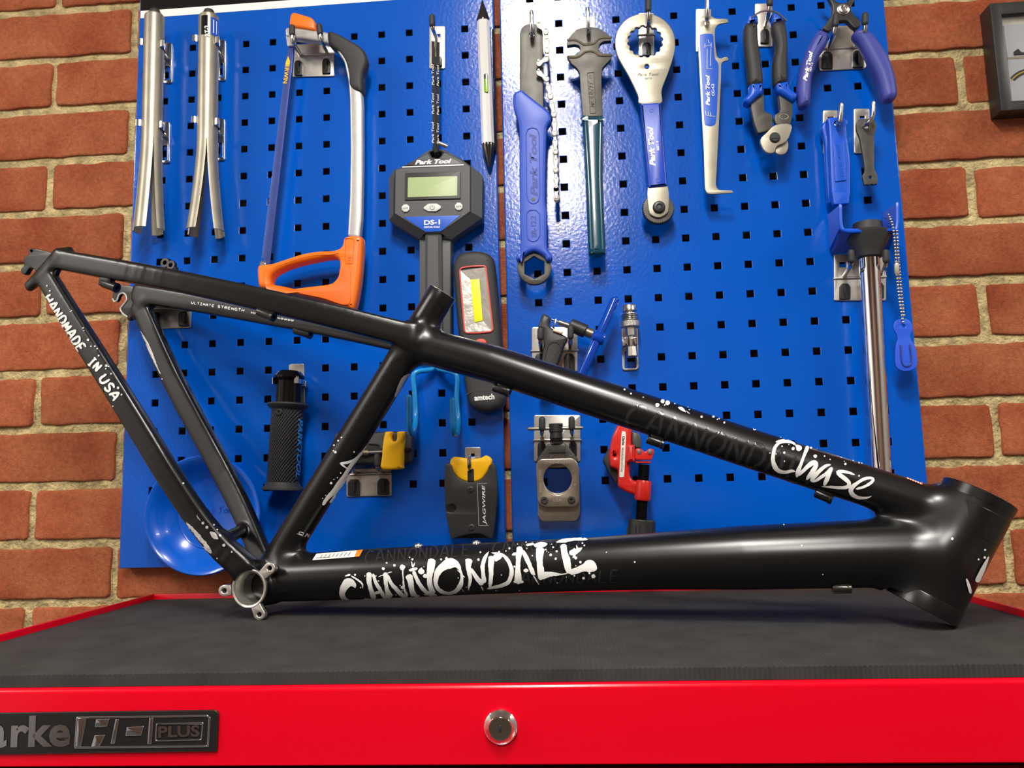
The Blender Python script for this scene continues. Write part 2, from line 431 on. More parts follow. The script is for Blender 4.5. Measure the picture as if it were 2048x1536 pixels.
for i in range(n - 1): F.append((i, i + 1, n + i + 1, n + i))
link('lid_front', mesh('lid_front', V, F), M_RED, chest)
link('lid_top', box_mesh(((TX0 + TX1) / 2, (TYB + TYF) / 2 + 0.008, TZ - 0.004), TX1 - TX0 - 0.002, TYB - TYF - 0.018, 0.008), M_RED, chest)
def rim(name, x0, x1, y0, y1):
    link(name, box_mesh(((x0 + x1) / 2, (y0 + y1) / 2, (RZ + TZ - 0.03) / 2), x1 - x0, y1 - y0, RZ - TZ + 0.03, 0.0012), M_RED, chest)
rim('lid_rim', TX0, TX0 + 0.0035, TYF + 0.006, TYB); rim('lid_rim', TX1 - 0.0035, TX1, TYF + 0.006, TYB); rim('lid_rim', TX0 + 0.0035, TX1 - 0.0035, TYB - 0.0035, TYB)
box('body', chest, M_DARK, ((TX0 + TX1) / 2, (TYB + TYF) / 2 + 0.012, (TZ - 0.06) / 2), TX1 - TX0 - 0.01, TYB - TYF - 0.028, TZ - 0.062)
zt = TZ - 0.0625
for i, h in enumerate((0.075, 0.075, 0.11, 0.15, 0.2)):
    dr = box('drawer', chest, M_RED, ((TX0 + TX1) / 2, TYF + 0.014, zt - h / 2), TX1 - TX0 - 0.004, 0.024, h - 0.004, 0.002)
    box('handle', dr, mat('aluminium', (0.55, 0.55, 0.56), 0.3, 1.0), ((TX0 + TX1) / 2, TYF - 0.002, zt - 0.012), TX1 - TX0 - 0.03, 0.012, 0.014, 0.002)
    zt -= h
CF_ = Plane((0, TYF, ZO), (1, 0, 0), (0, 0, 1), (0, -1, 0))
# chrome lock
M_CHROME = mat('chrome', (0.82, 0.82, 0.82), 0.08, 1.0)
lc = CF_.pt(993, 1449, 0)
lk = lathe('lock', chest, M_CHROME, lc, (0, -1, 0), [(0, .0118), (.003, .0118), (.0062, .0085), (.0068, .0082), (.0068, .0004)], 40, label='round chrome lock')
lathe('barrel', lk, mat('lock_barrel', (0.32, 0.3, 0.27), 0.25, 1.0), off(lc, .0066), (0, -1, 0), [(0, .0078), (.0008, .0076), (.0010, .0002)], 32)
box('keyhole', lk, mat('black_plastic', (0.012, 0.012, 0.013), 0.45), off(lc, .0078), .0016, .0012, .0046, .0003)
# badge
M_BADGE = mat('black_badge', (0.010, 0.009, 0.009), 0.32, bump=0.15, bscale=600, bdist=.0005)
M_BADGEL = mat('badge_lettering_highlight', (0.55, 0.55, 0.56), 0.14, 1.0)  # bright metal stands in for highlights on the edges of dark letters
bg = flat('badge', chest, M_BADGE, rounded([(-210, 1420.5), (430, 1415), (436, 1421), (433, 1497), (-210, 1502.5)], 4), .0022, .002, .0006, CF_, label='black badge with raised lettering coloured as edge highlights')
def btext(s, a, b, h, **k):
    me, co_, lo, hi = text_mesh(s, k.get('bold', 0.02), k.get('shear', 0.0))
    return text('lettering', bg, M_BADGEL, s, a, b, h, .0024, pl=CF_, **k)
btext('Cla', (-182, 1488), (-32, 1488), 62, bold=.05)
btext('rke', (30, 1487), (146, 1486), 60, bold=.03)
btext('a', (-20, 1487), (22, 1487), 44, bold=.035)
def ring(pts, wpx, name='lettering', m=None, d=.0030, pl=CF_, par=None):
    P = np.array(pts, float); c = P.mean(0); inner = []
    k = len(P)
    for i in range(k):
        a, b_, c_ = P[i - 1], P[i], P[(i + 1) % k]
        n1 = np.array((-(b_ - a)[1], (b_ - a)[0])); n1 /= np.linalg.norm(n1); n2 = np.array((-(c_ - b_)[1], (c_ - b_)[0])); n2 /= np.linalg.norm(n2)
        h = n1 + n2; h /= (1 + n1 @ n2); s = np.sign(((c - b_) @ h)) or 1
        inner.append(b_ + h * wpx * s)
    return flat(name, par or bg, m or M_BADGEL, [rounded(P, 3), rounded(inner, 2)], d, .0012, .0005, pl)
def bar(pts, name='lettering', m=None, d=.0030, pl=CF_, par=None, r=1.5, th=.0012):
    return flat(name, par or bg, m or M_BADGEL, rounded(pts, r), d, th, min(.0005, th * .4), pl)
ring([(157, 1427), (414, 1424.5), (420, 1430), (416.5, 1488.5), (153, 1490)], 4)
bar([(160, 1430), (178, 1429), (166, 1487), (155, 1487)])
bar([(196, 1432), (222, 1431), (217, 1447), (193, 1448)])
bar([(193, 1464), (214, 1463), (203, 1486), (186, 1487)])
bar([(256, 1448), (289, 1446), (284, 1465), (253, 1466)])
bar([(234, 1432), (241, 1432), (232, 1481), (224, 1481)]); bar([(300, 1430), (308, 1430), (304, 1482), (296, 1482)])
ring([(313, 1441), (406, 1439), (403, 1475), (311, 1477)], 2.5)
text('lettering', bg, M_BADGEL, 'PLUS', (318, 1469), (399, 1467), 22, .0028, bold=.03, pl=CF_)
chest.rotation_euler[2] = .017; chest.location.y -= .0035
# foam mat
mt = thing('foam_mat', 'charcoal ribbed foam mat lying in the top of the red tool chest', 'mat', ((TX0 + TX1) / 2, -0.2, TZ))
x0, x1, y0, y1 = TX0 + .004, TX1 - .004, TYF + .0035, TYB - .004
nr = 240; V = []; F = []
for i in range(nr * 2 + 1):
    x = x0 + (x1 - x0) * i / (nr * 2); zz = MZ - (0.0 if i % 2 else .0009)
    V += [(x, y1, MZ - .0004), (x, y0 + .0012, MZ - .0004), (x, y0, zz - .0006), (x, y0, TZ + .0002)]
for i in range(nr * 2):
    for k in range(3): F.append((i * 4 + k, i * 4 + k + 1, i * 4 + k + 5, i * 4 + k + 4))
link('ribbed_sheet', mesh('mat', V, F), M_RIB, mt, angle=60)

mt.rotation_euler[2] = .017; mt.location.y -= .0035
# ================================================================ the bicycle frame
PSI, LAM = math.radians(10.1), math.radians(1.5)
eu = np.array([math.cos(PSI), -math.sin(PSI), 0.0])
ev = np.array([math.sin(PSI) * math.sin(LAM), math.cos(PSI) * math.sin(LAM), math.cos(LAM)])
en_ = -np.array([math.sin(PSI) * math.cos(LAM), math.cos(PSI) * math.cos(LAM), -math.sin(LAM)])   # towards the viewer
r_ = ray(517, 1240); N0 = CAM + r_ * ((MZ - CAM[2]) / r_[2])
FR = Plane(N0 - en_ * 0.0365 + np.array((0, 0, .0020)), eu, ev, en_)                     # the frame's centre plane
def fl(px, py, d=0.0):
    a, b = FR.hit(px, py, d); return np.array([a, d, b])        # local (u, towards viewer, v)
def fw(p):
    return FR.to(p[0], p[2], p[1])
def fpx(px, py, d=0.0):
    return pxm(px, py, d, FR)
class Tube:
    def __init__(s, name, pts, p=2.0, flat=None, k=0.012, planes=()):
        s.name = name; s.c = np.array([q[:3] for q in pts]); s.r = np.array([q[3] for q in pts]); s.p = p
        s.flat = flat if flat is not None else np.ones(len(pts)); s.k = k; s.planes = planes
    def sdf(s, P0):
        lo = s.c.min(0) - s.r.max() - .03; hi = s.c.max(0) + s.r.max() + .03
        inside = ((P0 > lo) & (P0 < hi)).all(1); out = np.full(len(P0), 9.0, np.float32)
        if inside.any(): out[inside] = s.sdf_(P0[inside])
        return out
    def sdf_(s, P):
        best = np.full(len(P), 9.0, np.float32)
        for i in range(len(s.c) - 1):
            a, b = s.c[i], s.c[i + 1]; ab = b - a; L2 = ab @ ab; ax = ab / math.sqrt(L2)
            t = np.clip((P - a) @ ab / L2, 0, 1); w = P - (a + t[:, None] * ab); r = s.r[i] + (s.r[i + 1] - s.r[i]) * t
            if s.p == 2.0 and s.flat[i] == 1 and s.flat[i + 1] == 1: d = np.sqrt((w * w).sum(1)) - r
            else:
                m = np.cross(ax, (0, 1, 0)); m /= np.linalg.norm(m); nn = np.cross(m, ax)
                fl_ = s.flat[i] + (s.flat[i + 1] - s.flat[i]) * t
                q = (np.abs(w @ nn / fl_) ** s.p + np.abs(w @ m) ** s.p + np.abs(w @ ax) ** s.p) ** (1 / s.p); d = q - r
            best = np.minimum(best, d)
        for (o, n) in s.planes: best = np.maximum(best, (P - o) @ n)
        return best
def T(name, pts, dpl=None, **k):
    """pts: (px, py, distance towards viewer, half width px)"""
    q = np.array([(*fl(x, y, d), h * fpx(x, y, d)) for x, y, d, h in pts])
    if name.endswith('stay') and len(q) > 3:
        f0 = k['flat']; k['flat'] = np.interp(np.linspace(0, len(q) - 1, (len(q) - 1) * 3 + 1), np.arange(len(q)), f0); q = cr(q, n=3)
    return Tube(name, q, **k)
ns, nc = 0.0660, 0.0655
near_seat = T('seat_stay', [(128, 521, ns, 20), (200, 534, ns, 21), (284, 549, ns, 21.5), (420, 576, .056, 22), (640, 626, .036, 23.5), (810, 668, .016, 24)], p=4.0, flat=np.array([.62] * 6))
far_seat = T('seat_stay', [(283, 588, -ns, 19), (420, 610, -.056, 19), (640, 650, -.036, 20), (800, 684, -.016, 20)], p=4.0, flat=np.array([.62] * 4))
near_chain = T('chain_stay', [(97, 560, nc, 20), (145, 640, nc, 22), (222, 762, .064, 23), (300, 888, .058, 24), (338, 950, .053, 24), (390, 1028, .044, 24), (438, 1088, .036, 25), (484, 1130, .030, 26)], p=4.0, flat=np.array([.62] * 6 + [.7, .8]))
far_chain = T('chain_stay', [(286, 622, -nc, 18), (347, 760, -.064, 21), (432, 918, -.058, 21), (474, 1000, -.050, 21), (500, 1058, -.040, 21), (522, 1112, -.030, 22)], p=4.0, flat=np.array([.62] * 6))
st_top, st_bot = fl(877, 599), fl(527, 1166)
seat_t = T('seat_tube', [(877, 599, 0, 29), (800, 724, 0, 30.5), (698, 891, 0, 30.5), (527, 1166, 0, 31)])
axs = (st_top - st_bot) / np.linalg.norm(st_top - st_bot); seat_t.planes = ((st_top, axs),)
top_t = T('top_tube', [(840, 690, 0, 36), (985, 728, 0, 37.5), (1140, 779, 0, 38), (1304, 832, 0, 39), (1500, 897, 0, 39.5), (1740, 974, 0, 40.5), (1890, 1024, 0, 41.5)])
down_t = T('down_tube', [(578, 1155.5, 0, 46), (728, 1148, 0, 49), (960, 1137, 0, 50), (1177, 1128, 0, 52), (1320, 1121.5, 0, 56), (1488, 1115, 0, 62.5), (1700, 1108, 0, 66), (1862, 1104, 0, 68)])
ht0, ht1 = fl(1953, 1001), fl(1845, 1209)
axh = (ht0 - ht1) / np.linalg.norm(ht0 - ht1)
head_t = T('head_tube', [(1953, 1001, 0, 69), (1845, 1209, 0, 69)], planes=((ht0, axh), (ht1, -axh)))
bbc = fl(497, 1177, .0365); bbc[1] = 0
RB = 39.5 * fpx(497, 1177, .0365)
bb = Tube('bottom_bracket_shell', [(bbc[0], .05, bbc[2], RB), (bbc[0], -.05, bbc[2], RB)], planes=((np.array([0, .0345, 0]), np.array([0, 1., 0])), (np.array([0, -.0345, 0]), np.array([0, -1., 0]))))
nhood = T('dropout_hood', [(61, 571, nc, 11), (90, 545, nc, 15), (118, 515, nc, 17), (138, 501, ns, 8)], flat=np.array([.7] * 4), p=2.5)
fhood = T('dropout_hood', [(262, 634, -nc, 8), (284, 606, -nc, 14), (303, 588, -ns, 12)], flat=np.array([.7] * 3), p=2.5)
bridge = T('stay_bridge', [(449, 1078, .034, 13), (486, 1060, -.036, 12)], k=.006)
TUBES = [seat_t, top_t, down_t, head_t, bb, near_seat, far_seat, near_chain, far_chain, nhood, fhood, bridge]
KS = {'head_tube': .016, 'top_tube': .015, 'down_tube': .016, 'seat_tube': .014, 'bottom_bracket_shell': .010, 'dropout_hood': .006, 'stay_bridge': .006, 'seat_stay': .008, 'chain_stay': .008}
BORE = RB * 0.86
def smin(a, b, k):
    h = np.maximum(k - np.abs(a - b), 0) / k
    return np.minimum(a, b) - h * h * k * 0.25
def clip_ends(d, P):
    w = P - ht1; rad = np.linalg.norm(w - (w @ axh)[:, None] * axh, axis=1)
    nearh = (rad < .0352) & (P[:, 0] > ht1[0] - .06)
    d = np.where(nearh, np.maximum(d, np.maximum((P - ht0) @ axh, (P - ht1) @ -axh)), d)
    d = np.maximum(d, -(np.hypot(P[:, 0] - bbc[0], P[:, 2] - bbc[2]) - BORE))
    return d
def FSDF(P, tubes=TUBES):
    d = None
    for t in tubes:
        e = t.sdf(P); d = e if d is None else smin(d, e, KS[t.name])
    return clip_ends(d, P)
# sparse grid: coarse cells near the surface, then surface nets
allc = np.vstack([t.c for t in TUBES]); rmax = .045
lo = allc.min(0) - rmax; hi = allc.max(0) + rmax
H = 0.0025; CB = 8
nb = np.ceil((hi - lo) / (H * CB)).astype(int)
gi = np.stack(np.meshgrid(*[np.arange(k) for k in nb], indexing='ij'), -1).reshape(-1, 3)
cc = lo + (gi + .5) * H * CB
keep = np.abs(FSDF(cc)) < H * CB * 1.15
dims = nb * CB + 1
D = np.full(dims, 1.0, np.float32)
loc = np.stack(np.meshgrid(*[np.arange(CB + 1)] * 3, indexing='ij'), -1).reshape(-1, 3)
sel = gi[keep]
for s in range(0, len(sel), 200):
    idx = (sel[s:s + 200, None, :] * CB + loc[None]).reshape(-1, 3)
    D[idx[:, 0], idx[:, 1], idx[:, 2]] = FSDF(lo + idx * H)
act = np.zeros(dims - 1, bool)
for q in sel: act[q[0] * CB:(q[0] + 1) * CB, q[1] * CB:(q[1] + 1) * CB, q[2] * CB:(q[2] + 1) * CB] = True
neg = D < 0
cnt = np.zeros(dims - 1, np.int8)
for dx in (0, 1):
    for dy in (0, 1):
        for dz in (0, 1):
            cnt += neg[dx:dims[0] - 1 + dx, dy:dims[1] - 1 + dy, dz:dims[2] - 1 + dz]
cell = (cnt > 0) & (cnt < 8) & act
vid = np.full(dims - 1, -1, np.int64); ci = np.argwhere(cell); vid[cell] = np.arange(len(ci))
acc = np.zeros((len(ci), 3)); num = np.zeros(len(ci))
CN = [np.array(t) for t in ((0, 0, 0), (1, 0, 0), (0, 1, 0), (1, 1, 0), (0, 0, 1), (1, 0, 1), (0, 1, 1), (1, 1, 1))]
for a in range(8):
    for b in range(a + 1, 8):
        if np.abs(CN[a] - CN[b]).sum() != 1: continue
        da = D[tuple((ci + CN[a]).T)]; db = D[tuple((ci + CN[b]).T)]; m_ = (da < 0) != (db < 0)
        t = np.where(m_, da / np.where(m_, da - db, 1), 0)
        acc += np.where(m_[:, None], CN[a] + t[:, None] * (CN[b] - CN[a]), 0); num += m_
PV = lo + (ci + acc / np.maximum(num, 1)[:, None]) * H
def grad(P, h=4e-4):
    return np.stack([(FSDF(P + np.eye(3)[i] * h) - FSDF(P - np.eye(3)[i] * h)) / (2 * h) for i in range(3)], 1)
for it in range(2):
    g = grad(PV); d = FSDF(PV); PV -= np.clip(d / np.maximum((g * g).sum(1), .2), -H, H)[:, None] * g
NG = grad(PV, 1.2e-3); NG /= np.linalg.norm(NG, axis=1)[:, None] + 1e-9
quads = []
for ax in range(3):
    o1, o2 = [(1, 2), (2, 0), (0, 1)][ax]
    sl = [slice(1, dims[i] - 1) for i in range(3)]; sl[ax] = slice(0, dims[ax] - 1)
    sl2 = list(sl); sl2[ax] = slice(1, dims[ax])
    A, B = neg[tuple(sl)], neg[tuple(sl2)]; e = np.argwhere(A != B)
    base = e.copy(); base[:, o1] += 1; base[:, o2] += 1
    s1 = np.zeros(3, int); s1[o1] = 1; s2 = np.zeros(3, int); s2[o2] = 1
    q = np.stack([vid[tuple((base - s1 - s2).T)], vid[tuple((base - s2).T)], vid[tuple(base.T)], vid[tuple((base - s1).T)]], 1)
    fl2 = B[tuple(e.T)]; q[fl2] = q[fl2][:, ::-1]
    quads.append(q[(q >= 0).all(1)])
Q = np.vstack(quads)
WV = FR.o + PV[:, :1] * FR.ex + PV[:, 2:] * FR.ez + PV[:, 1:2] * FR.en
WN = NG[:, :1] * FR.ex + NG[:, 2:] * FR.ez + NG[:, 1:2] * FR.en
# local (u, n, v) -> world flips handedness if u x n = -v ; fix winding by comparing with the normals
fn = np.cross(WV[Q[:, 1]] - WV[Q[:, 0]], WV[Q[:, 2]] - WV[Q[:, 0]]); s_ = (fn * WN[Q].mean(1)).sum(1) < 0
Q[s_] = Q[s_][:, ::-1]
M_FRAME = mat('satin_black_paint', (0.0045, 0.0045, 0.0047), 0.28, spec=0.5, bump=0.05, bscale=500, bdist=.0004)
M_BARE = mat('bare_aluminium', (0.66, 0.64, 0.58), 0.30, .9, bump=.1, bscale=400, bdist=.0005)
M_DECAL = mat('white_decal', (0.80, 0.80, 0.77), 0.45)
M_GHOST = mat('gloss_black_decal', (0.022, 0.023, 0.024), 0.16)
M_GREYD = mat('grey_print', (0.45, 0.45, 0.45), 0.5)
bike = thing('bicycle_frame', 'satin black hardtail bicycle frame with white splatter lettering, standing on the foam mat', 'bicycle frame', tuple(fw((0.2, 0, -0.02))))
bvh = BVHTree.FromPolygons([Vector(v) for v in WV], [tuple(map(int, q)) for q in Q])
FC = PV[Q].mean(1); own = np.argmin(np.stack([t.sdf(FC) for t in TUBES]), 0)
PART = {}
for ti, t in enumerate(TUBES):
    qs = Q[own == ti]
    if not len(qs): continue
    u, inv = np.unique(qs, return_inverse=True)
    me = mesh(t.name, WV[u], [tuple(map(int, r)) for r in inv.reshape(-1, 4)])
    me.shade_smooth()
    if len(me.vertices) == len(u): me.normals_split_custom_set_from_vertices([tuple(n) for n in WN[u]])
    PART[ti] = link(t.name, me, M_FRAME, bike, angle=None)
P_SEAT, P_TOP, P_DOWN, P_HEAD, P_BB = (PART[i] for i in range(5)); P_NS, P_FS, P_NC, P_FC = (PART[i] for i in range(5, 9))
P_NH, P_FH = PART[9], PART[10]
def fa(v): return v[0] * FR.ex + v[2] * FR.ez + v[1] * FR.en
# open tube ends
hr = 69 * fpx(1953, 1001); hi_ = hr * .80
Lh = 18 * fpx(1953, 1001)
lathe('head_tube_collar', P_HEAD, M_FRAME, fw(ht0 - axh * .002), fa(axh), [(0, hi_), (0, hr * 1.012), (.002 + Lh * .8, hr * 1.02), (.002 + Lh * .86, hr * 1.005), (.002 + Lh * .86, hi_)], 64, close=True)
lathe('head_tube_collar', P_HEAD, M_FRAME, fw(ht1 + axh * .010), fa(-axh), [(0, hi_), (0, hr * 1.012), (.001, hr * 1.022), (.010 + Lh * .40, hr * 1.022), (.010 + Lh * .46, hr * 1.01), (.010 + Lh * .46, hi_)], 64, close=True)
lathe('head_tube_collar', P_HEAD, M_FRAME, fw(ht0 - axh * .031), fa(axh), [(0, hr * .97), (.001, hr * 1.008), (.024, hr * 1.008), (.0255, hr * .97)], 64, close=True)
sr = 29 * fpx(877, 599)
lathe('seat_tube_collar', P_SEAT, M_FRAME, fw(st_top - axs * .002), fa(axs), [(0, sr * .88), (0, sr * 1.0), (.0105, sr * 1.0), (.0112, sr * .985), (.0112, sr * .88)], 48, close=True)
lathe('bare_edge', P_SEAT, M_BARE, fw(st_top + axs * .0088), fa(axs), [(.0001, sr * .90), (.0001, sr * 1.004), (.0004, sr * 1.006), (.0007, sr * .99), (.0007, sr * .90)], 48, close=True)
# bottom bracket: threaded bare sleeve and three tabs
prof = [(0.0352, RB * .985), (0.0362, RB * .97), (0.0365, RB * .93), (0.0358, RB * .845)]
for i in range(15):
    y = .0345 - i * .0011; prof += [(y, RB * (.815 if i % 2 else .835))]
prof += [(.012, RB * .80), (-.036, RB * .80), (-.036, RB * .98), (-.0346, RB * .98), (-.0346, RB * .86), (.0345, RB * .87), (.0345, RB * .985)]
lathe('threaded_sleeve', P_BB, M_BARE, fw(bbc), en_, prof, 72, close=True, label='bare threaded aluminium sleeve')
for (x, y) in ((538.5, 1136.5), (448, 1181.5), (518, 1229)):
    c = np.array((x, y), float); v = c - (497, 1177); v /= np.linalg.norm(v); p = np.array((-v[1], v[0]))
    arc = [c + 11.5 * (v * math.cos(t) + p * math.sin(t)) for t in np.linspace(-1.75, 1.75, 14)]
    out = [(497, 1177) + 36 * v - 9.5 * p] + arc + [(497, 1177) + 36 * v + 9.5 * p]
    tb = flat('mounting_tab', P_BB, M_BARE, [out, circ(c[0], c[1], 5.0, 18)], .0362, .0055, .0006, FR, label='bare aluminium mounting tab')
    flat('painted_back', tb, M_FRAME, [[(497, 1177) + (np.array(q) - (497, 1177)) * .97 for q in out], circ(c[0], c[1], 4.5, 18)], .0307, .008, .0008, FR)
lathe('dark_bore_plug', P_BB, M_FRAME, fw(bbc), en_, [(.006, RB * .805), (.006, RB * .70), (.002, RB * .69), (-.030, RB * .69), (-.0302, .0002)], 48)  # closed black tube added so the bore looks dark inside
# dropout plates
def Z(pts, s=4.043, ox=0, oy=460): return [(ox + x / s, oy + y / s) for x, y in pts]
flat('dropout', P_NC, M_FRAME, [rounded(Z([(228, 172), (246, 148), (300, 152), (430, 182), (520, 190), (420, 420), (300, 430), (286, 350), (272, 312), (246, 302), (226, 322), (212, 350), (190, 362), (168, 346), (164, 316), (194, 288), (186, 244), (198, 210), (236, 198)]), 3), circ(62.5, 502, 2.6, 12)], nc + .003, .006, .0009, FR)
pl_f = flat('dropout', P_FC, M_FRAME, [cr(Z([(930, 462), (965, 444), (1060, 452), (1150, 478), (1260, 520), (1230, 620), (1090, 715), (1030, 700), (990, 668), (974, 634), (1000, 600), (1026, 560), (1012, 520), (986, 512), (962, 530), (948, 566), (926, 578), (908, 552), (912, 508)]), n=4, closed=True)], -nc + .002, .006, .0009, FR)
M_CHIP = mat('scraped_metal', (0.75, 0.75, 0.73), 0.35, 0.6, var=.2, vscale=300)
rod('bare_slot_edge', pl_f, M_CHIP, [FR.pt(*q, -nc + .0022) for q in cr(Z([(1040, 705), (1000, 682), (974, 640), (996, 606), (1024, 566), (1016, 524), (990, 510), (962, 526), (946, 566), (926, 578), (910, 556)]), n=5)], .0011, 8, label='scraped silver slot edge')
# cable guides
def guide(par, a, b, h, d, m=None):
    A, B = FR.pt(*a, d), FR.pt(*b, d); r = h * fpx(*a, d); t = (B - A) / np.linalg.norm(B - A); L = np.linalg.norm(B - A)
    lathe('cable_guide', par, m or M_FRAME, A, t, [(0, r * .45), (0, r * .9), (L * .06, r), (L * .8, r), (L * .84, r * 1.12), (L, r * 1.12), (L, r * .45)], 20, close=True)
guide(P_NS, (206, 566), (234, 576), 9, ns); box('cable_guide_base', P_NS, M_FRAME, FR.pt(214, 561, ns), .016, .008, .012, .001, ex=tuple(eu), ez=tuple(ev), ey=tuple(en_))
guide(P_FS, (516, 622), (548, 634), 9, .050); guide(P_FS, (590, 659), (622, 668), 9.5, -.040); box('cable_guide_base', P_FS, M_FRAME, FR.pt(607, 655, -.040), .014, .008, .012, .001, ex=tuple(eu), ez=tuple(ev), ey=tuple(en_))
for a, b in (((988, 774), (1020, 785)), ((1295, 878), (1328, 889)), ((1630, 985), (1664, 999))): guide(P_TOP, a, b, 9.5, .004); box('cable_guide_base', P_TOP, M_FRAME, FR.pt((a[0] + b[0]) / 2 + 4, (a[1] + b[1]) / 2 - 9, .004), .012, .008, .010, .001, ex=tuple(eu), ez=tuple(ev), ey=tuple(en_))
M_CLIP = mat('dark_olive_metal', (0.10, 0.10, 0.085), 0.28, 0.9)
guide(P_DOWN, (1666, 1176), (1702, 1176), 9, .012, M_CLIP); flat('cable_guide_base', P_DOWN, M_CLIP, rounded([(1664, 1158), (1703, 1156), (1703, 1187), (1666, 1188)], 3), .014, .012, .001, FR)
# bottle cage screws on the down tube
M_STEEL = mat('steel', (0.60, 0.59, 0.57), 0.28, 1.0)
for (x, y) in ((837, 1091.5), (953, 1086)):
    lathe('bottle_screw', P_DOWN, M_STEEL, FR.pt(x, y, 0.0), ev * 1.0 + eu * .05, [(-.004, .0048), (0, .0048), (.0008, .0046), (.002, .0036), (.0024, .002), (.0016, .0018), (.0016, .0002)], 24)

# ---------------------------------------------------------------- decals lying on the tubes
CAMV = Vector(CAM)
def cast(x, y, lift):
    r = Vector(ray(x, y)).normalized(); h = bvh.ray_cast(CAMV, r)
    if h[0] is None: return None
    n = h[1] if h[1].dot(r) < 0 else -h[1]
    return np.array(h[0] + n * lift)
def decal(name, par, m, grids, lift=.0005, label=None):
    """grids: list of 2-D arrays (rows x cols x 2) of pixels laid on the tube surface"""
    V = []; F = []
    for G in grids:
        G = np.array(G); b = len(V); ok = {}
        for i in range(G.shape[0]):
            for j in range(G.shape[1]):
                p = cast(G[i, j, 0], G[i, j, 1], lift); ok[(i, j)] = p is not None
                V.append(p if p is not None else (0, 0, 0))
        w = G.shape[1]
        for i in range(G.shape[0] - 1):
            for j in range(w - 1):
                if ok[(i, j)] and ok[(i + 1, j)] and ok[(i, j + 1)] and ok[(i + 1, j + 1)]:
                    q = (b + i * w + j, b + i * w + j + 1, b + (i + 1) * w + j + 1, b + (i + 1) * w + j)
                    pts = [np.array(V[t]) for t in q]
                    if max(np.linalg.norm(pts[0] - pts[2]), np.linalg.norm(pts[1] - pts[3])) < .02: F.append(q)
    used = sorted({t for f in F for t in f}); mp = {t: i for i, t in enumerate(used)}
    me = mesh(name, [V[t] for t in used], [tuple(mp[t] for t in f) for f in F])
    o = link(name, me, m, par, label, None)
    if name in ('paint_splashes', 'scraped_patch', 'paint_chips', 'small_print', 'print_lines', 'head_emblem', 'flag_stripes'): o['kind'] = 'stuff'
    return o
def stroke(pts, rag=0.0, step=3.0, across=4, seed=0):
    """pts: (x, y, width)"""
    Q = np.array(pts, float)
    if len(Q) == 2: Q = np.array([Q[0] + (Q[1] - Q[0]) * t for t in (0, .5, 1)])
    P3 = cr(Q, step=step); P = P3[:, :2]; W = np.maximum(P3[:, 2], .3); n = len(P)
    Tn = np.gradient(P, axis=0); Tn /= np.linalg.norm(Tn, axis=1)[:, None] + 1e-9; Nn = np.stack([-Tn[:, 1], Tn[:, 0]], 1)
    ja = np.array([noise.noise(Vector((i * .5, seed * 3.1, 0))) for i in range(n)]) * rag; jb = np.array([noise.noise(Vector((i * .5, seed * 3.1, 7))) for i in range(n)]) * rag
    e = np.minimum(1, np.minimum(np.arange(n) + .7, n - np.arange(n) - .3) / 1.8)
    a = np.maximum(W / 2 + ja, .2) * e; b = np.maximum(W / 2 + jb, .2) * e
    return np.stack([P + Nn * (a * (1 - s) - b * s)[:, None] for s in np.linspace(0, 1, across)], 1)
def blob(x, y, r, seed=0):
    rr = [r * (1 + .22 * noise.noise(Vector((math.cos(t) * 1.3, math.sin(t) * 1.3, seed * 2.3 + x)))) for t in np.linspace(0, 2 * math.pi, 13)[:-1]]
    rr.append(rr[0]); ts = np.linspace(0, 2 * math.pi, 13)
    return np.array([[(x + rr[i] * s * math.cos(ts[i]), y + rr[i] * s * math.sin(ts[i])) for i in range(13)] for s in (0.02, .55, 1)])
#DECALS
def SX(s, ox, oy, strokes, rag=.8, dots=(), step=2.6):
    g = []
    for i, st in enumerate(strokes): g.append(stroke([(ox + p[0] / s, oy + p[1] / s, p[2] / s) for p in st], rag, step, 4, i))
    for i, (x, y, r) in enumerate(dots): g.append(blob(ox + x / s, oy + y / s, r / s, i))
    return g
A_ = [[(300, 840, 26), (270, 785, 85), (200, 765, 130), (140, 830, 110), (108, 910, 85), (122, 980, 75), (170, 1012, 45), (215, 1010, 16)],
      [(240, 670, 20), (340, 730, 26), (398, 780, 24), (410, 850, 10)], [(150, 675, 20), (230, 652, 34)],
      [(508, 620, 86), (500, 730, 72), (530, 870, 64), (575, 1000, 90)], [(560, 640, 40), (600, 760, 50), (670, 880, 55), (728, 980, 45), (765, 996, 8)], [(555, 925, 40), (670, 900, 40)], [(420, 1005, 22), (520, 998, 18)],
      [(740, 620, 70), (745, 730, 60), (762, 860, 60), (805, 985, 125)], [(762, 650, 50), (830, 780, 50), (900, 860, 60), (980, 940, 58), (1060, 975, 36)], [(990, 540, 20), (1000, 700, 18), (1016, 850, 30), (1060, 960, 40)], [(640, 685, 9), (720, 650, 12), (835, 612, 14)],
      [(1080, 650, 115), (1110, 760, 85), (1130, 880, 75), (1170, 960, 85), (1245, 955, 16)], [(1085, 592, 40), (1210, 562, 46)], [(1120, 462, 14), (1140, 545, 30)], [(1170, 480, 16), (1148, 545, 24)],
      [(1150, 600, 50), (1200, 720, 55), (1270, 830, 55), (1350, 910, 55), (1440, 940, 58)], [(1425, 425, 110), (1402, 560, 112), (1385, 700, 80), (1400, 830, 78), (1440, 930, 100)], [(1300, 935, 18), (1490, 942, 28)],
      [(1838, 580, 40), (1780, 505, 90), (1690, 490, 150), (1590, 535, 115), (1512, 610, 95), (1482, 700, 72), (1480, 800, 56), (1540, 880, 60), (1650, 918, 45), (1760, 890, 55), (1832, 810, 70), (1860, 700, 42), (1840, 600, 32), (1800, 520, 36)], [(1790, 580, 10), (1900, 690, 20)], [(1850, 850, 14), (1890, 900, 7)]]
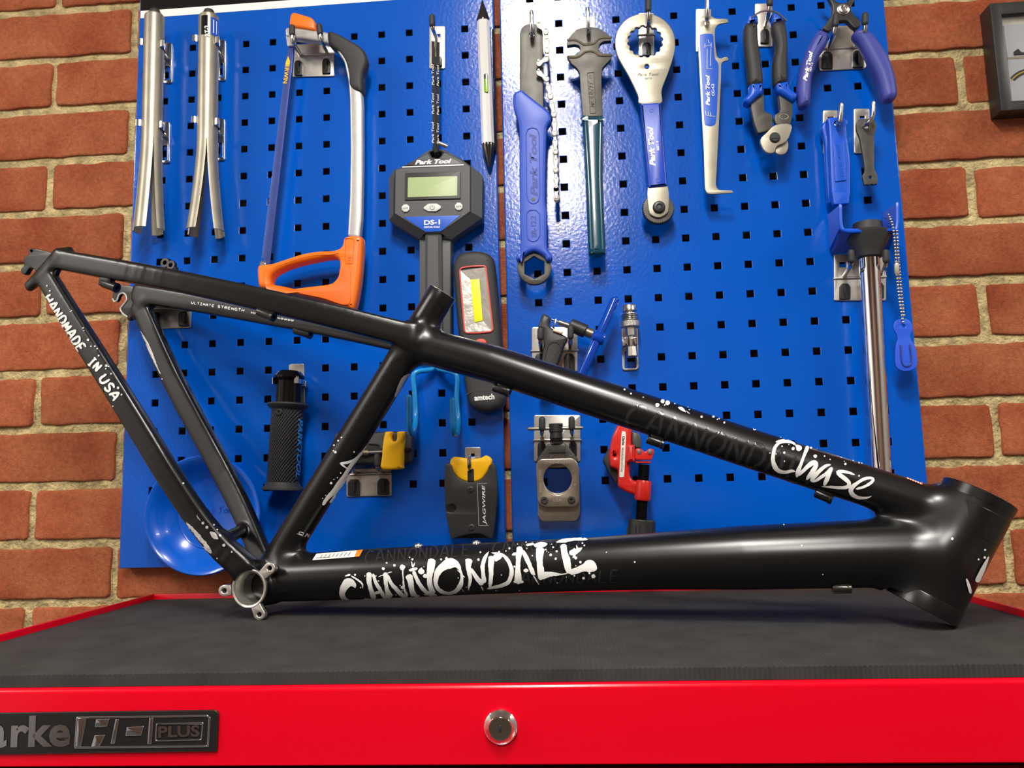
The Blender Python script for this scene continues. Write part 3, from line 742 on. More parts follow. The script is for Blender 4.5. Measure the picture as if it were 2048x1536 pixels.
B_ = [[(65, 425, 120), (52, 520, 80), (62, 620, 60), (80, 720, 50), (60, 820, 32), (52, 880, 6)], [(80, 560, 50), (150, 660, 60), (210, 740, 70), (270, 785, 95)], [(350, 320, 12), (300, 400, 50), (262, 520, 60), (270, 640, 55), (282, 770, 78)], [(240, 820, 28), (270, 880, 7)],
      [(395, 385, 100), (382, 520, 80), (385, 640, 65), (375, 760, 55), (365, 840, 38)], [(420, 420, 120), (540, 385, 60)], [(390, 340, 18), (500, 355, 38), (580, 390, 45), (650, 480, 55), (685, 590, 60), (670, 690, 60), (620, 770, 60), (520, 810, 50), (400, 835, 40), (325, 852, 22)],
      [(810, 250, 95), (790, 360, 85), (780, 480, 65), (775, 600, 80), (780, 720, 105), (785, 785, 50)], [(840, 300, 50), (900, 410, 65), (950, 520, 60), (1000, 630, 58), (1030, 652, 18)], [(1000, 660, 20), (1085, 797, 10)], [(860, 592, 66), (930, 590, 58)], [(690, 370, 36), (760, 345, 50)], [(895, 228, 34), (1015, 212, 34)], [(712, 750, 40), (860, 755, 46)],
      [(1010, 235, 44), (1110, 225, 78), (1205, 213, 40)], [(1110, 260, 130), (1095, 360, 110), (1095, 480, 85), (1110, 600, 100), (1110, 725, 70)], [(1110, 680, 115), (1200, 650, 85), (1300, 642, 56), (1400, 645, 22), (1500, 630, 16)],
      [(1335, 185, 16), (1450, 165, 56), (1600, 145, 38), (1740, 140, 44), (1795, 150, 20)], [(1440, 215, 100), (1455, 330, 90), (1490, 450, 110), (1510, 560, 92), (1542, 630, 74)], [(1530, 350, 80), (1610, 322, 80), (1680, 290, 50), (1715, 265, 20)], [(1630, 230, 18), (1652, 300, 30)], [(1580, 412, 26), (1620, 350, 40)],
      [(1530, 620, 80), (1640, 590, 90), (1740, 552, 110), (1830, 530, 190), (1930, 572, 60)], [(1790, 470, 60), (1840, 468, 60)]]
dA = [(296, 655, 15), (440, 672, 8), (710, 567, 22), (760, 485, 13), (873, 520, 18), (603, 672, 9), (640, 742, 10), (1095, 405, 9), (1135, 435, 15), (1265, 605, 45), (1320, 670, 30), (1270, 558, 10), (1305, 540, 7), (1555, 435, 14), (1635, 420, 20), (1805, 697, 8), (955, 805, 8), (990, 832, 25), (985, 880, 9), (895, 940, 8), (380, 838, 9), (1925, 828, 7), (990, 547, 40)]
dB = [(200, 437, 18), (227, 332, 13), (652, 275, 15), (602, 312, 10), (500, 325, 14), (535, 655, 8), (725, 535, 14), (895, 188, 10), (770, 215, 7), (987, 380, 10), (1183, 293, 12), (1290, 258, 13), (1343, 317, 16), (1255, 368, 20), (1330, 422, 17), (1223, 333, 6), (1197, 320, 6), (1720, 200, 12), (1748, 232, 13), (1600, 282, 12), (1690, 470, 18), (1622, 410, 22), (1622, 523, 9), (1735, 700, 20), (1880, 672, 30), (1820, 630, 15), (1600, 665, 12), (1482, 683, 7), (1350, 765, 7), (455, 877, 10), (795, 880, 9), (905, 275, 9), (1270, 215, 7)]
for g_, ox in ((A_[0:3], 670), (A_[3:7], 670), (A_[7:11], 670), (A_[11:18], 670), (A_[18:], 670), (B_[0:4], 930), (B_[4:7], 930), (B_[7:14], 930), (B_[14:17], 930), (B_[17:], 930)):
    decal('letter', P_DOWN, M_DECAL, SX(7.314, ox, 1060, g_, .9), .0007, 'white splattered letter')
decal('paint_splashes', P_DOWN, M_DECAL, SX(7.314, 670, 1060, [], .9, dA) + SX(7.314, 930, 1060, [], .9, dB), .0007)
C_ = [[(560, 250, 26), (500, 205, 40), (400, 190, 48), (300, 210, 45), (235, 280, 50), (210, 380, 58), (205, 480, 60), (240, 580, 75), (300, 640, 60), (400, 660, 50), (500, 640, 44), (560, 652, 24)], [(245, 195, 30), (385, 157, 26)],
      [(750, 262, 66), (720, 340, 55), (680, 440, 45), (640, 550, 50), (600, 650, 70), (580, 738, 36)], [(600, 710, 50), (680, 640, 55), (780, 550, 70), (856, 512, 72), (880, 560, 70), (830, 650, 75), (760, 740, 55), (735, 780, 22)],
      [(1110, 550, 22), (1030, 570, 48), (940, 640, 60), (860, 720, 68), (812, 785, 48), (880, 790, 44), (960, 740, 50), (1050, 680, 50), (1120, 600, 50)], [(1130, 590, 58), (1090, 680, 65), (1050, 780, 70), (1010, 870, 46)],
      [(1490, 710, 22), (1400, 675, 40), (1300, 655, 45), (1222, 662, 50), (1260, 710, 65), (1340, 770, 65), (1400, 830, 60), (1380, 890, 60), (1280, 905, 48), (1150, 895, 42), (970, 880, 10)],
      [(1510, 925, 34), (1620, 900, 40), (1720, 850, 45), (1780, 792, 45), (1750, 760, 40), (1650, 770, 50), (1540, 830, 50), (1460, 890, 70), (1430, 950, 75), (1470, 1020, 65), (1560, 1060, 48), (1690, 1060, 28), (1760, 1035, 10)]]
dC = [(520, 300, 25), (610, 295, 45), (580, 262, 25), (800, 290, 18), (867, 418, 27), (1013, 420, 12), (1100, 470, 9), (1275, 438, 7), (1340, 543, 18), (1325, 503, 6), (1465, 490, 10), (1557, 525, 12), (1600, 530, 11), (1558, 725, 14), (345, 262, 12), (450, 238, 8), (380, 360, 18), (255, 378, 10), (385, 490, 10), (155, 362, 9), (205, 72, 10), (325, 125, 8), (445, 155, 8), (900, 290, 18)]
decal('lettering', P_TOP, M_DECAL, SX(7.877, 1520, 860, C_, .45), .0007, 'white handwritten lettering')
decal('paint_splashes', P_TOP, M_DECAL, SX(7.877, 1520, 860, [], .4, dC), .0007)
dT = [(590, 270, 24), (650, 290, 28), (525, 315, 24), (615, 317, 9), (740, 300, 8), (585, 430, 9), (350, 220, 8), (198, 175, 11), (118, 124, 12), (903, 340, 7), (920, 375, 7), (1220, 462, 14), (1268, 495, 8), (1290, 486, 8), (1355, 535, 12), (1733, 610, 24), (1963, 678, 10), (1073, 462, 14)]
decal('paint_splashes', P_TOP, M_DECAL, SX(6.206, 1230, 760, [[(780, 345, 8), (820, 360, 40), (880, 405, 8)], [(885, 390, 10), (925, 425, 10)]], .3, dT), .0007)
# ---- stroke alphabet for the smaller words
GL = {'A': [[(0, 0), (.5, 1), (1, 0)], [(.2, .35), (.8, .35)]], 'C': [[(.95, .85), (.5, 1), (.05, .6), (.1, .2), (.5, 0), (.95, .15)]], 'D': [[(.1, 0), (.1, 1)], [(.1, 1), (.6, .95), (.95, .5), (.6, .05), (.1, 0)]],
      'E': [[(.1, 0), (.1, 1)], [(.1, 1), (.9, 1)], [(.1, .5), (.75, .5)], [(.1, 0), (.9, 0)]], 'G': [[(.9, .85), (.5, 1), (.05, .6), (.1, .2), (.5, 0), (.9, .15), (.9, .45), (.55, .45)]], 'H': [[(.1, 0), (.1, 1)], [(.9, 0), (.9, 1)], [(.1, .5), (.9, .5)]],
      'I': [[(.5, 0), (.5, 1)], [(.15, 1), (.85, 1)], [(.15, 0), (.85, 0)]], 'L': [[(.1, 1), (.1, 0)], [(.1, 0), (.9, 0)]], 'M': [[(.05, 0), (.15, 1)], [(.15, 1), (.5, .35), (.85, 1)], [(.85, 1), (.95, 0)]], 'N': [[(.1, 0), (.1, 1)], [(.1, 1), (.9, 0)], [(.9, 0), (.9, 1)]],
      'O': [[(.5, 1), (.05, .6), (.1, .2), (.5, 0), (.95, .4), (.9, .8), (.5, 1)]], 'R': [[(.1, 0), (.1, 1)], [(.1, 1), (.8, .9), (.8, .6), (.1, .5)], [(.4, .5), (.9, 0)]], 'S': [[(.9, .88), (.5, 1), (.1, .8), (.3, .55), (.8, .4), (.85, .15), (.5, 0), (.1, .12)]],
      'T': [[(.5, 0), (.5, 1)], [(.05, 1), (.95, 1)]], 'U': [[(.1, 1), (.1, .3), (.4, 0), (.8, .1), (.9, .4), (.9, 1)]]}
def word(s, a, b, h, wd, rag=.4, slant=0.0, gap=.28, step=2.0):
    a, b = np.array(a, float), np.array(b, float); L = np.linalg.norm(b - a); u = (b - a) / L; v = np.array((u[1], -u[0]))
    adv = L / (len(s) * (1 + gap) - gap); g = []
    for i, ch in enumerate(s):
        if ch not in GL: continue
        for j, st in enumerate(GL[ch]):
            g.append(stroke([(*(a + u * (adv * (i * (1 + gap) + p[0]) + slant * h * p[1]) + v * h * p[1]), wd) for p in st], rag, step, 3, i * 7 + j))
    return g
k5 = 5.908
def c5(x, y): return (60 + x / k5, 560 + y / k5)
decal('lettering', P_NC, M_DECAL, word('HANDMADE', c5(155, 225), c5(580, 860), 18.5, 4.3, .9) + word('IN', c5(680, 985), c5(785, 1085), 18, 4.3, .9) + word('USA', c5(815, 1165), c5(985, 1430), 18, 4.6, 1.0)
      + SX(k5, 60, 560, [], 0, [(240, 130, 10), (205, 70, 9), (480, 375, 6), (495, 365, 6), (630, 570, 8), (640, 600, 6), (690, 710, 14), (725, 785, 8), (770, 785, 8), (795, 815, 8), (815, 895, 10), (905, 1015, 14), (930, 1025, 8), (900, 1050, 8), (960, 1110, 9), (1085, 1355, 10), (985, 1490, 8), (545, 815, 8), (270, 435, 16), (390, 545, 20), (1045, 1275, 14)]), .0007, 'white hand-painted lettering')
k6 = 6.827
def c6(x, y): return (360 + x / k6, 580 + y / k6)
decal('lettering', P_FS, M_DECAL, word('ULTIMATE', c6(155, 188), c6(468, 235), 4.6, 1.5, .2, step=1.2) + word('STRENGTH', c6(515, 242), c6(880, 298), 4.8, 1.5, .2, step=1.2) + word('HA', c6(972, 325), c6(1052, 336), 4.6, 1.4, .2, step=1.2) + word('NDOOO', c6(1335, 392), c6(1555, 428), 2.6, 1.3, .1, step=1.2), .0006, 'small white lettering')
decal('glossy_lettering', P_TOP, M_GHOST, word('CANNONDALE', (1246, 852), (1640, 980), 50, 7, .6, .1, step=4), .0003, 'glossy black lettering on the satin paint')
decal('glossy_lettering', P_DOWN, M_GHOST, word('CANNONDALE', (730, 1127), (940, 1111), 24, 3, .4, .15, step=3) + word('CANNONDALE', (985, 1108), (1170, 1094), 22, 3, .4, .15, step=3) + word('CANNONDALE', (1020, 1168), (1236, 1164), 24, 3, .4, .1, step=3), .0003, 'glossy black lettering on the satin paint')
# seat tube scrawl and small print
decal('paint_scrawl', P_SEAT, M_DECAL, SX(k5, 580, 860, [[(905, 188, 26), (860, 250, 30), (790, 340, 56), (720, 430, 66), (650, 540, 66), (580, 640, 75), (510, 730, 60), (440, 800, 45), (385, 885, 34)], [(700, 520, 20), (620, 650, 50), (560, 740, 40), (500, 820, 35), (465, 855, 22)], [(590, 395, 30), (680, 380, 30), (770, 340, 28), (850, 270, 18)], [(600, 402, 25), (650, 435, 18), (690, 462, 18)]], .6,
      [(613, 90, 9), (575, 128, 10), (525, 182, 10), (540, 263, 14), (518, 247, 8), (755, 257, 9), (597, 505, 9), (558, 560, 7), (518, 582, 7), (485, 625, 14), (420, 770, 6), (385, 805, 6)]), .0007, 'white brushed scrawl')
decal('small_print', P_SEAT, M_DECAL, SX(k5, 580, 860, [[(112, 1200, 7), (160, 1212, 7)], [(160, 1212, 7), (150, 1238, 7)], [(150, 1238, 7), (105, 1225, 7)], [(105, 1225, 7), (112, 1200, 7)], [(80, 1220, 4), (155, 1252, 4)], [(170, 1262, 7), (205, 1215, 7)], [(205, 1215, 6), (205, 1265, 6)], [(225, 1225, 6), (215, 1268, 6)]], 0, (), 1.2), .0006)
M_SILVERD = mat('silver_decal', (0.55, 0.55, 0.56), 0.35, 0.3)
decal('silver_emblem', P_SEAT, M_SILVERD, SX(4.096, 640, 540, [[(735, 850, 14), (690, 885, 34), (655, 945, 34), (630, 1000, 24), (610, 1040, 14)]], .3), .0006)
# warning label and flag label
def patch(c, nu, nv):
    c = np.array(c, float); return np.array([[(c[0] * (1 - i / nu) + c[1] * i / nu) * (1 - j / nv) + (c[3] * (1 - i / nu) + c[2] * i / nu) * j / nv for i in range(nu + 1)] for j in range(nv + 1)])
lab = decal('warning_label', P_DOWN, mat('label_paper', (0.78, 0.79, 0.70), 0.5), [patch([(633, 1108.5), (714, 1101.5), (709, 1114.5), (625, 1121)], 26, 6)], .0006, 'white label with an orange end')
decal('orange_end', lab, mat('orange_print', srgb(238, 128, 34), 0.5), [patch([(714, 1101.5), (726, 1100.3), (719, 1113.5), (709, 1114.5)], 5, 6)], .0006)
decal('print_lines', lab, mat('grey_ink', (0.16, 0.16, 0.14), 0.6), [stroke([(x, 1119.2 - (x - 630) * .085 - .4, 1.1), (x + 6, 1111 - (x - 630) * .085, 1.1)], .1, 1.5, 3, x) for x in range(640, 702, 8)] + [stroke([(632, 1117.5, 1.0), (662, 1115, 1.0)], .1, 2, 3)], .0010)
fg = decal('flag_label', P_TOP, mat('flag_white', (0.8, 0.76, 0.72), .5), [patch([(1806, 947.5), (1846, 962.5), (1843, 970), (1808, 956)], 12, 3)], .0006, 'small striped flag label')
decal('flag_stripes', fg, mat('flag_red', srgb(214, 84, 48), .5), [patch([(1810 + x, 950 + x * .375), (1812.6 + x, 951 + x * .375), (1812.3 + x, 958.5 + x * .39), (1809.7 + x, 957.5 + x * .39)], 2, 3) for x in range(2, 34, 5)], .0009)
decal('head_emblem', P_HEAD, M_DECAL, [stroke([(1975, 1112, 3), (1963, 1138, 9), (1951, 1163, 10)], .3, 2.5, 4), stroke([(1931, 1156, 3), (1936, 1172, 6), (1939, 1186, 5)], .2, 2.5, 4)] + [blob(x, y, r) for x, y, r in ((1968, 1099, 2), (1967, 1114, 2.6), (1955, 1118, 1.8), (1904, 1078, 2.6))], .0012)
# scraped paint
sc_ = SX(5.295, 340, 960, [[(178, 445, 10), (215, 500, 36), (270, 570, 60), (335, 650, 62), (390, 710, 54), (440, 775, 28)], [(285, 370, 7), (300, 400, 12), (325, 432, 10)], [(425, 550, 30), (470, 590, 55), (510, 625, 22)]], 2.2, [(350, 455, 15), (392, 500, 16), (530, 588, 10), (570, 690, 16), (655, 762, 10), (140, 35, 9), (465, 475, 9), (500, 525, 8), (500, 830, 9)])
decal('scraped_patch', P_NC, M_CHIP, sc_, .0004, 'patches of bare metal')
decal('scraped_edge', P_FC, M_CHIP, SX(4.043, 0, 460, [[(1092, 735, 6), (1140, 830, 16), (1190, 920, 24), (1230, 1010, 22), (1268, 1100, 12), (1300, 1165, 5)]], .8, [(1312, 1205, 6)]), .0004, 'long silver scrape')
decal('paint_chips', P_DOWN, M_DECAL, SX(2.381, 900, 1040, [], 0, [(1675, 122, 4), (1590, 24, 3), (880, 200, 4), (745, 155, 3), (1775, 258, 3)]), .0005)
# ================================================================ tools on the panels: shared builders
def K(s, ox, oy):
    def f(*pts):
        r = [(ox + p[0] / s, oy + p[1] / s) for p in pts]
        return r[0] if len(r) == 1 else r
    return f
K1, K2, K3, K4, K5, K6, K7, K8, K9 = K(3.84, 240, 0), K(3.657, 480, 380), K(3.84, 740, 0), K(4.8, 1000, 360), K(3.338, 1200, 0), K(3.658, 1560, 0), K(2.647, 1580, 380), K(2.955, 1000, 580), K(3.657, 480, 700)
Q1, Q2, Q3, Q4, Q5, Q6, Q7, Q8 = K(3.84, 1640, 380), K(8.083, 1050, 590), K(5.906, 1190, 830), K(5.485, 500, 720), K(9.036, 640, 840), K(6.147, 1040, 820), K(6.4, 1120, 20), K(3.2, 250, 0)
S1, S2, S3, S4, S5, S6 = K(7.314, 770, 280), K(5.485, 270, 880), K(6.678, 1580, 0), K(6.4, 1960, 0), K(6.98, 1640, 200), K(8.533, 300, 500)
M_ZINC = mat('zinc_plate', (0.58, 0.55, 0.50), 0.33, 0.85, var=.12, vscale=90, bump=.08, bscale=300, bdist=.0004)
M_WIRE = mat('bright_wire', (0.66, 0.66, 0.65), 0.16, 1.0)
M_RUBBER = mat('black_rubber', (0.022, 0.022, 0.023), 0.6, bump=.08, bscale=500, bdist=.0004)
M_PLUG = mat('black_plug_plastic', (0.010, 0.010, 0.011), 0.4)
M_SS = mat('brushed_stainless', (0.36, 0.335, 0.265), 0.42, 0.7, var=.1, vscale=40, bump=.1, bscale=260, bdist=.0005)
M_TOOLSTEEL = mat('dark_tool_steel', (0.070, 0.066, 0.058), 0.45, 0.5, var=.18, vscale=70, bump=.12, bscale=400, bdist=.0004)
M_BLACKP = mat('black_tool_plastic', (0.020, 0.020, 0.021), 0.42)
M_PTBLUE = mat('blue_tool_plastic', srgb(38, 78, 190), 0.42, bump=.05, bscale=500, bdist=.0003)
M_PTBLUE2 = mat('bright_blue_tool_plastic', srgb(0, 80, 200), 0.35)
M_ORANGE = mat('orange_handle_plastic', srgb(247, 118, 18), 0.38)
M_YELLOW = mat('yellow_plastic', srgb(255, 192, 0), 0.45)
M_GREYPL = mat('dark_grey_plastic', (0.060, 0.063, 0.066), 0.5, bump=.06, bscale=700, bdist=.0003)
M_SILVERBAR = mat('silver_painted_bar', (0.52, 0.52, 0.51), 0.38, 0.55, var=.06, vscale=150)
GH = 'steel hooks on the blue tool panels'
def W3(pts): return [wp(p[0], p[1], p[2]) for p in pts]
def wire(par, name, m, pts, r, n=10, dome=2, k=6):
    return rod(name, par, m, cr(W3(pts), n=k) if len(pts) > 2 else W3(pts), r, n, dome)
def plug(par, x, y, w, h):
    p = flat('plastic_plug', par, M_PLUG, rounded([(x - w, y + h), (x - w, y - h * .6), (x - w * .55, y - h), (x + w * .55, y - h), (x + w, y - h * .6), (x + w, y + h)], 2.5), .0046, .0030, .0006)
    flat('fin', p, M_PLUG, rounded([(x - w * .18, y - h * .8), (x + w * .18, y - h * .8), (x + w * .2, y + h * .45), (x + w * .02, y + h * .62)], 1), .0072, .003, .0005)
def hook(label, plate, wires=(), caps=(), plugs=(), ridge=None, name='tool_hook', slot=None, m=None):
    P = plate if len(plate) > 4 or np.shape(plate[0]) else [(plate[0], plate[1]), (plate[2], plate[1]), (plate[2], plate[3]), (plate[0], plate[3])]
    c = np.mean(np.array(P), 0); t = thing(name, label, 'hook', wp(c[0], c[1], 0), GH)
    loops = [rounded(P, 3.5)]
    if slot: loops.append(rounded([(slot[0], slot[1]), (slot[2], slot[1]), (slot[2], slot[3]), (slot[0], slot[3])], 1))
    flat('back_plate', t, m or M_ZINC, loops, .0020, .0017, .0005)
    for (a, b) in (ridge or ()): rod('ridge', t, m or M_ZINC, [wp(*a, .0022), wp(*b, .0022)], .0019, 10, 2)
    for w_ in wires: wire(t, 'hook_wire', M_WIRE, w_, .0026)
    for (a, b, d) in caps: rod('rubber_cap', t, M_RUBBER, [wp(*a, d), wp(*b, d)], .0040, 14, 4)
    for q in plugs: plug(t, *q)
    return t

# ---------------------------------------------------------------- split-tube cup removers and their clips
def cup_tool(label, top, mid, bot, r_px, flare_px, phase, capdark=True):
    d = .030; A, B, C = wp(*top, d), wp(*mid, d), wp(*bot, d); r = r_px * pxm(*mid, d); fl_ = flare_px * pxm(*bot, d)
    t = thing('cup_remover', label, 'hand tool', B, 'split-tube cup removers')
    ax = (A - B) / np.linalg.norm(A - B); L = np.linalg.norm(A - B)
    tb = lathe('tube', t, M_SS, B, ax, [(0, r), (L * .97, r), (L * .985, r * .985), (L * 1.0, r * .80), (L * 1.0, r * .3), (L * .98, r * .28), (L * .98, r * .9), (0, r * .9)], 40, close=True)
    lathe('dark_tip', t, M_TOOLSTEEL, A - ax * .002, ax, [(0, r * .62), (.0045, r * .62), (.009, r * .48), (.0105, r * .30), (.0108, .0005)], 32)
    for q in range(4):
        c0 = phase + q * math.pi / 2; V = []; F = []; nt, na = 14, 9
        for i in range(nt + 1):
            u = i / nt; p = B + (C - B) * u; s = fl_ * (u ** 1.5); g = .02 + .05 * u
            dirc = np.array([math.sin(c0), -math.cos(c0), 0.0])
            for rr in (r, r * .88):
                for j in range(na + 1):
                    th = c0 + (-math.pi / 4 + g) + (math.pi / 2 - 2 * g) * j / na
                    V.append(p + dirc * s + rr * np.array([math.sin(th), -math.cos(th), 0.0]))
        w_ = 2 * (na + 1)
        for i in range(nt):
            a, b = i * w_, (i + 1) * w_
            for j in range(na):
                F.append((a + j, a + j + 1, b + j + 1, b + j)); F.append((a + na + 1 + j + 1, a + na + 1 + j, b + na + 1 + j, b + na + 1 + j + 1))
            F.append((a, b, b + na + 1, a + na + 1)); F.append((a + na, a + 2 * na + 1, b + 2 * na + 1, b + na))
        for e in (0, nt * w_):
            for j in range(na): F.append((e + j, e + na + 1 + j, e + na + 2 + j, e + j + 1))
        me = mesh('leg', V, F); bm = bmesh.new(); bm.from_mesh(me); bmesh.ops.recalc_face_normals(bm, faces=bm.faces); bm.to_mesh(me); bm.free()
        link('split_leg', me, M_SS, t, angle=40)
    return t, r
def spring_clip(label, cx, cy, d, r, plate, hpx=13):
    t = thing('spring_clip', label, 'clip', wp(cx, cy, 0), 'spring clips holding tubes')
    flat('back_plate', t, M_WIRE, [rounded([(plate[0], plate[1]), (plate[2], plate[1]), (plate[2], plate[3]), (plate[0], plate[3])], 4), rounded([(plate[0] + 3, (plate[1] + plate[3]) / 2 + 6), (plate[2] - 4, (plate[1] + plate[3]) / 2 + 6), (plate[2] - 4, plate[3] - 6), (plate[0] + 3, plate[3] - 6)], 2)], .0024, .002, .0005)
    c = wp(cx, cy, d); h = hpx * pxm(cx, cy, d)
    for sgn in (-1, 1):                      # two sprung arms from the plate round the tube, tips turned outwards
        V = []; F = []; seq = []
        for a in np.linspace(math.radians(172), math.radians(62), 14): seq.append((math.sin(a) * (r + .0012) * sgn, -math.cos(a) * (r + .0012)))
        seq += [(sgn * (r * .83 + .004), -r * .52 - .0015), (sgn * (r * .83 + .0075), -r * .52 - .0012)]
        for (x, y) in seq:
            for dz in (-h / 2, h / 2):
                V.append((c[0] + x, c[1] + y, c[2] + dz + (.002 if sgn < 0 else -.002)))
        for i in range(len(seq) - 1): F.append((2 * i, 2 * i + 2, 2 * i + 3, 2 * i + 1))
        me = mesh('arm', V, F); bm = bmesh.new(); bm.from_mesh(me); bmesh.ops.solidify(bm, geom=bm.faces[:], thickness=.0009); bm.to_mesh(me); bm.free()
        link('spring_arm', me, M_WIRE, t, angle=50)
    rod('stem', t, M_WIRE, [np.array((c[0], -.001, c[2])), np.array((c[0], c[1] + r, c[2]))], .004, 12)
    return t
tA, rA = cup_tool('plain silver split-tube cup remover nearest the left edge of the panel', (309.5, 30), (303.8, 281), (297.5, 462), 19.5, 12.5, math.radians(-7))
tB, rB = cup_tool('silver split-tube cup remover with a black and blue sticker', (418, 31), (414.5, 284), (411.5, 466), 19.5, 22, math.radians(67))
for (lb, x, y, r, pl_) in (('upper spring clip on the plain split tube', 307.5, 91, rA, (327, 85, 344, 166)), ('lower spring clip on the plain split tube', 305, 252, rA, (322, 243, 339, 326)), ('upper spring clip on the split tube with a sticker', 417, 84, rB, (437, 79, 451, 161)), ('lower spring clip on the split tube with a sticker', 415.5, 246, rB, (434, 237, 449, 321))):
    spring_clip(lb, x, y, .030, r, pl_)
def cyl_patch(name, par, m, c, ax, r, a0, a1, t0, t1, lift=.0004, n=12, label=None):
    V = []; F = []
    for i in range(n + 1):
        a = a0 + (a1 - a0) * i / n
        for t in (t0, t1): V.append(np.array(c) + np.array(ax) * t + (r + lift) * np.array([math.sin(a), -math.cos(a), 0]))
    for i in range(n): F.append((2 * i, 2 * i + 2, 2 * i + 3, 2 * i + 1))
    return link(name, mesh(name, V, F), m, par, label, 60)
cB = wp(418, 31, .030); axB = (wp(418, 31, .030) - wp(414.5, 284, .030)); axB /= np.linalg.norm(axB)
cyl_patch('sticker', tB, M_BLACKGLOSS, cB, axB, rB, -.36, .34, -.0345, -.0075, label='black and blue sticker')
cyl_patch('sticker_blue', tB, mat('blue_print', srgb(0, 82, 196), .4), cB, axB, rB, .62, 1.75, -.034, -.009)
for q in (0, 1): cyl_patch('sticker_line', tB, M_WHITE, cB, axB, rB, 0.85 + q * .34, .95 + q * .34, -.031, -.012, .0007, 3)
text('sticker_text', tB, M_WHITE, 'RT-2', K1((688, 274)), K1((680, 192)), 9, .030 + rB + .0002, bold=.03)

# ---------------------------------------------------------------- hacksaw and its hook
hook('wide twin hook with black caps holding the hacksaw', rounded(K1((1345, 340), (1640, 330), (1645, 585), (1325, 590)), 3),
     wires=[[(*K1((1380, 420)), .003), (*K1((1372, 400)), .014), (*K1((1335, 330)), .040), (*K1((1322, 262)), .044)], [(*K1((1592, 412)), .003), (*K1((1585, 388)), .014), (*K1((1550, 320)), .040), (*K1((1538, 250)), .044)]],
     caps=[(K1((1322, 258)), K1((1322, 212)), .044), (K1((1536, 252)), K1((1530, 202)), .044)], plugs=[(*K1((1367, 520)), 8, 15), (*K1((1582, 505)), 8, 15)], ridge=[(K1((1385, 425)), K1((1640, 412)))], name='twin_tool_hook')
saw = thing('hacksaw', 'hacksaw with orange handle, silver frame and blue blade', 'saw', wp(640, 560, .03))
flat('frame_bar', saw, M_SILVERBAR, rounded(K1((1265, 213), (1300, 203), (1590, 243), (1700, 300), (1800, 420), (1845, 560), (1862, 800), (1862, 1300), (1855, 1680), (1840, 1830), (1745, 1815), (1762, 1500), (1768, 1150), (1762, 760), (1752, 620), (1720, 470), (1650, 360), (1580, 322), (1268, 276)), 6), .034, .013, .003)
flat('front_grip', saw, M_RUBBER, cr(K1((1592, 240), (1650, 244), (1780, 310), (1862, 370), (1893, 440), (1885, 500), (1862, 570), (1860, 690), (1840, 700), (1790, 680), (1758, 640), (1752, 560), (1730, 470), (1680, 390), (1600, 330)), n=5, closed=True), .037, .019, .005)
flat('tension_lever', saw, M_ORANGE, rounded(K1((1330, 88), (1470, 130), (1498, 165), (1498, 232), (1400, 212), (1296, 190), (1305, 110)), 5), .036, .016, .003)
flat('blade_holder', saw, M_SILVERBAR, rounded(K1((1270, 270), (1345, 285), (1335, 350), (1285, 355)), 2), .032, .006, .001)
tl, bl, br, tr = (576, 84), (521, 527), (539.5, 529), (588.5, 90)
teeth = []
for i in range(96):
    u = i / 95; x = tl[0] + (bl[0] - tl[0]) * u; y = tl[1] + (bl[1] - tl[1]) * u
    teeth.append((x + (1.4 if i % 2 else 0) + (4 if u < .03 else 0), y))
flat('blade', saw, mat('blue_blade_steel', srgb(62, 80, 150), .35, .35, var=.1), [teeth + [br, tr], circ(526, 528 - 9, 2, 10)], .029, .0014, .0002, label='blue toothed blade')
text('blade_text', saw, M_YELLOW, 'IRWIN', K1((1268, 512)), K1((1252, 640)), 8.5, .0291, bold=.02)
flat('blade_mark', saw, M_YELLOW, [K1((1292, 430)), K1((1305, 470)), K1((1300, 508)), K1((1268, 506)), K1((1275, 470))], .0293, .0003, .00005)
hd = flat('handle', saw, M_ORANGE, [cr(K2((122, 562), (150, 540), (230, 532), (330, 500), (450, 462), (570, 442), (680, 436), (738, 408), (755, 350), (790, 332), (868, 332), (888, 352), (885, 480), (868, 660), (832, 848), (790, 862), (600, 806), (300, 738), (190, 722), (135, 705), (122, 640)), n=4, closed=True),
      cr(K2((216, 648), (250, 600), (350, 552), (480, 517), (640, 487), (706, 494), (724, 530), (718, 605), (690, 658), (640, 684), (480, 704), (330, 724), (262, 734), (228, 715)), n=4, closed=True)], .042, .024, .006)
flat('grip_inset', hd, mat('orange_grip_rubber', srgb(240, 106, 14), .5), cr(K2((735, 565), (790, 570), (808, 610), (806, 700), (790, 840), (600, 790), (420, 748), (560, 715), (680, 690), (720, 650)), n=4, closed=True), .0428, .002, .0006)
ring(K2((768, 350), (838, 356), (822, 545), (765, 540)), 1.2, 'grip_mark', mat('dark_orange', srgb(214, 92, 12), .45), .0424, WALL, hd)
text('grip_text', hd, mat('dark_orange', srgb(214, 92, 12), .45), '317', K2((790, 485)), K2((782, 540)), 7, .0422, bold=.01)
lathe('blade_pin', saw, M_STEEL, wp(*K2((172, 546)), .036), (0, -1, 0), [(0, .004), (.003, .004), (.004, .003), (.004, .0003)], 20)

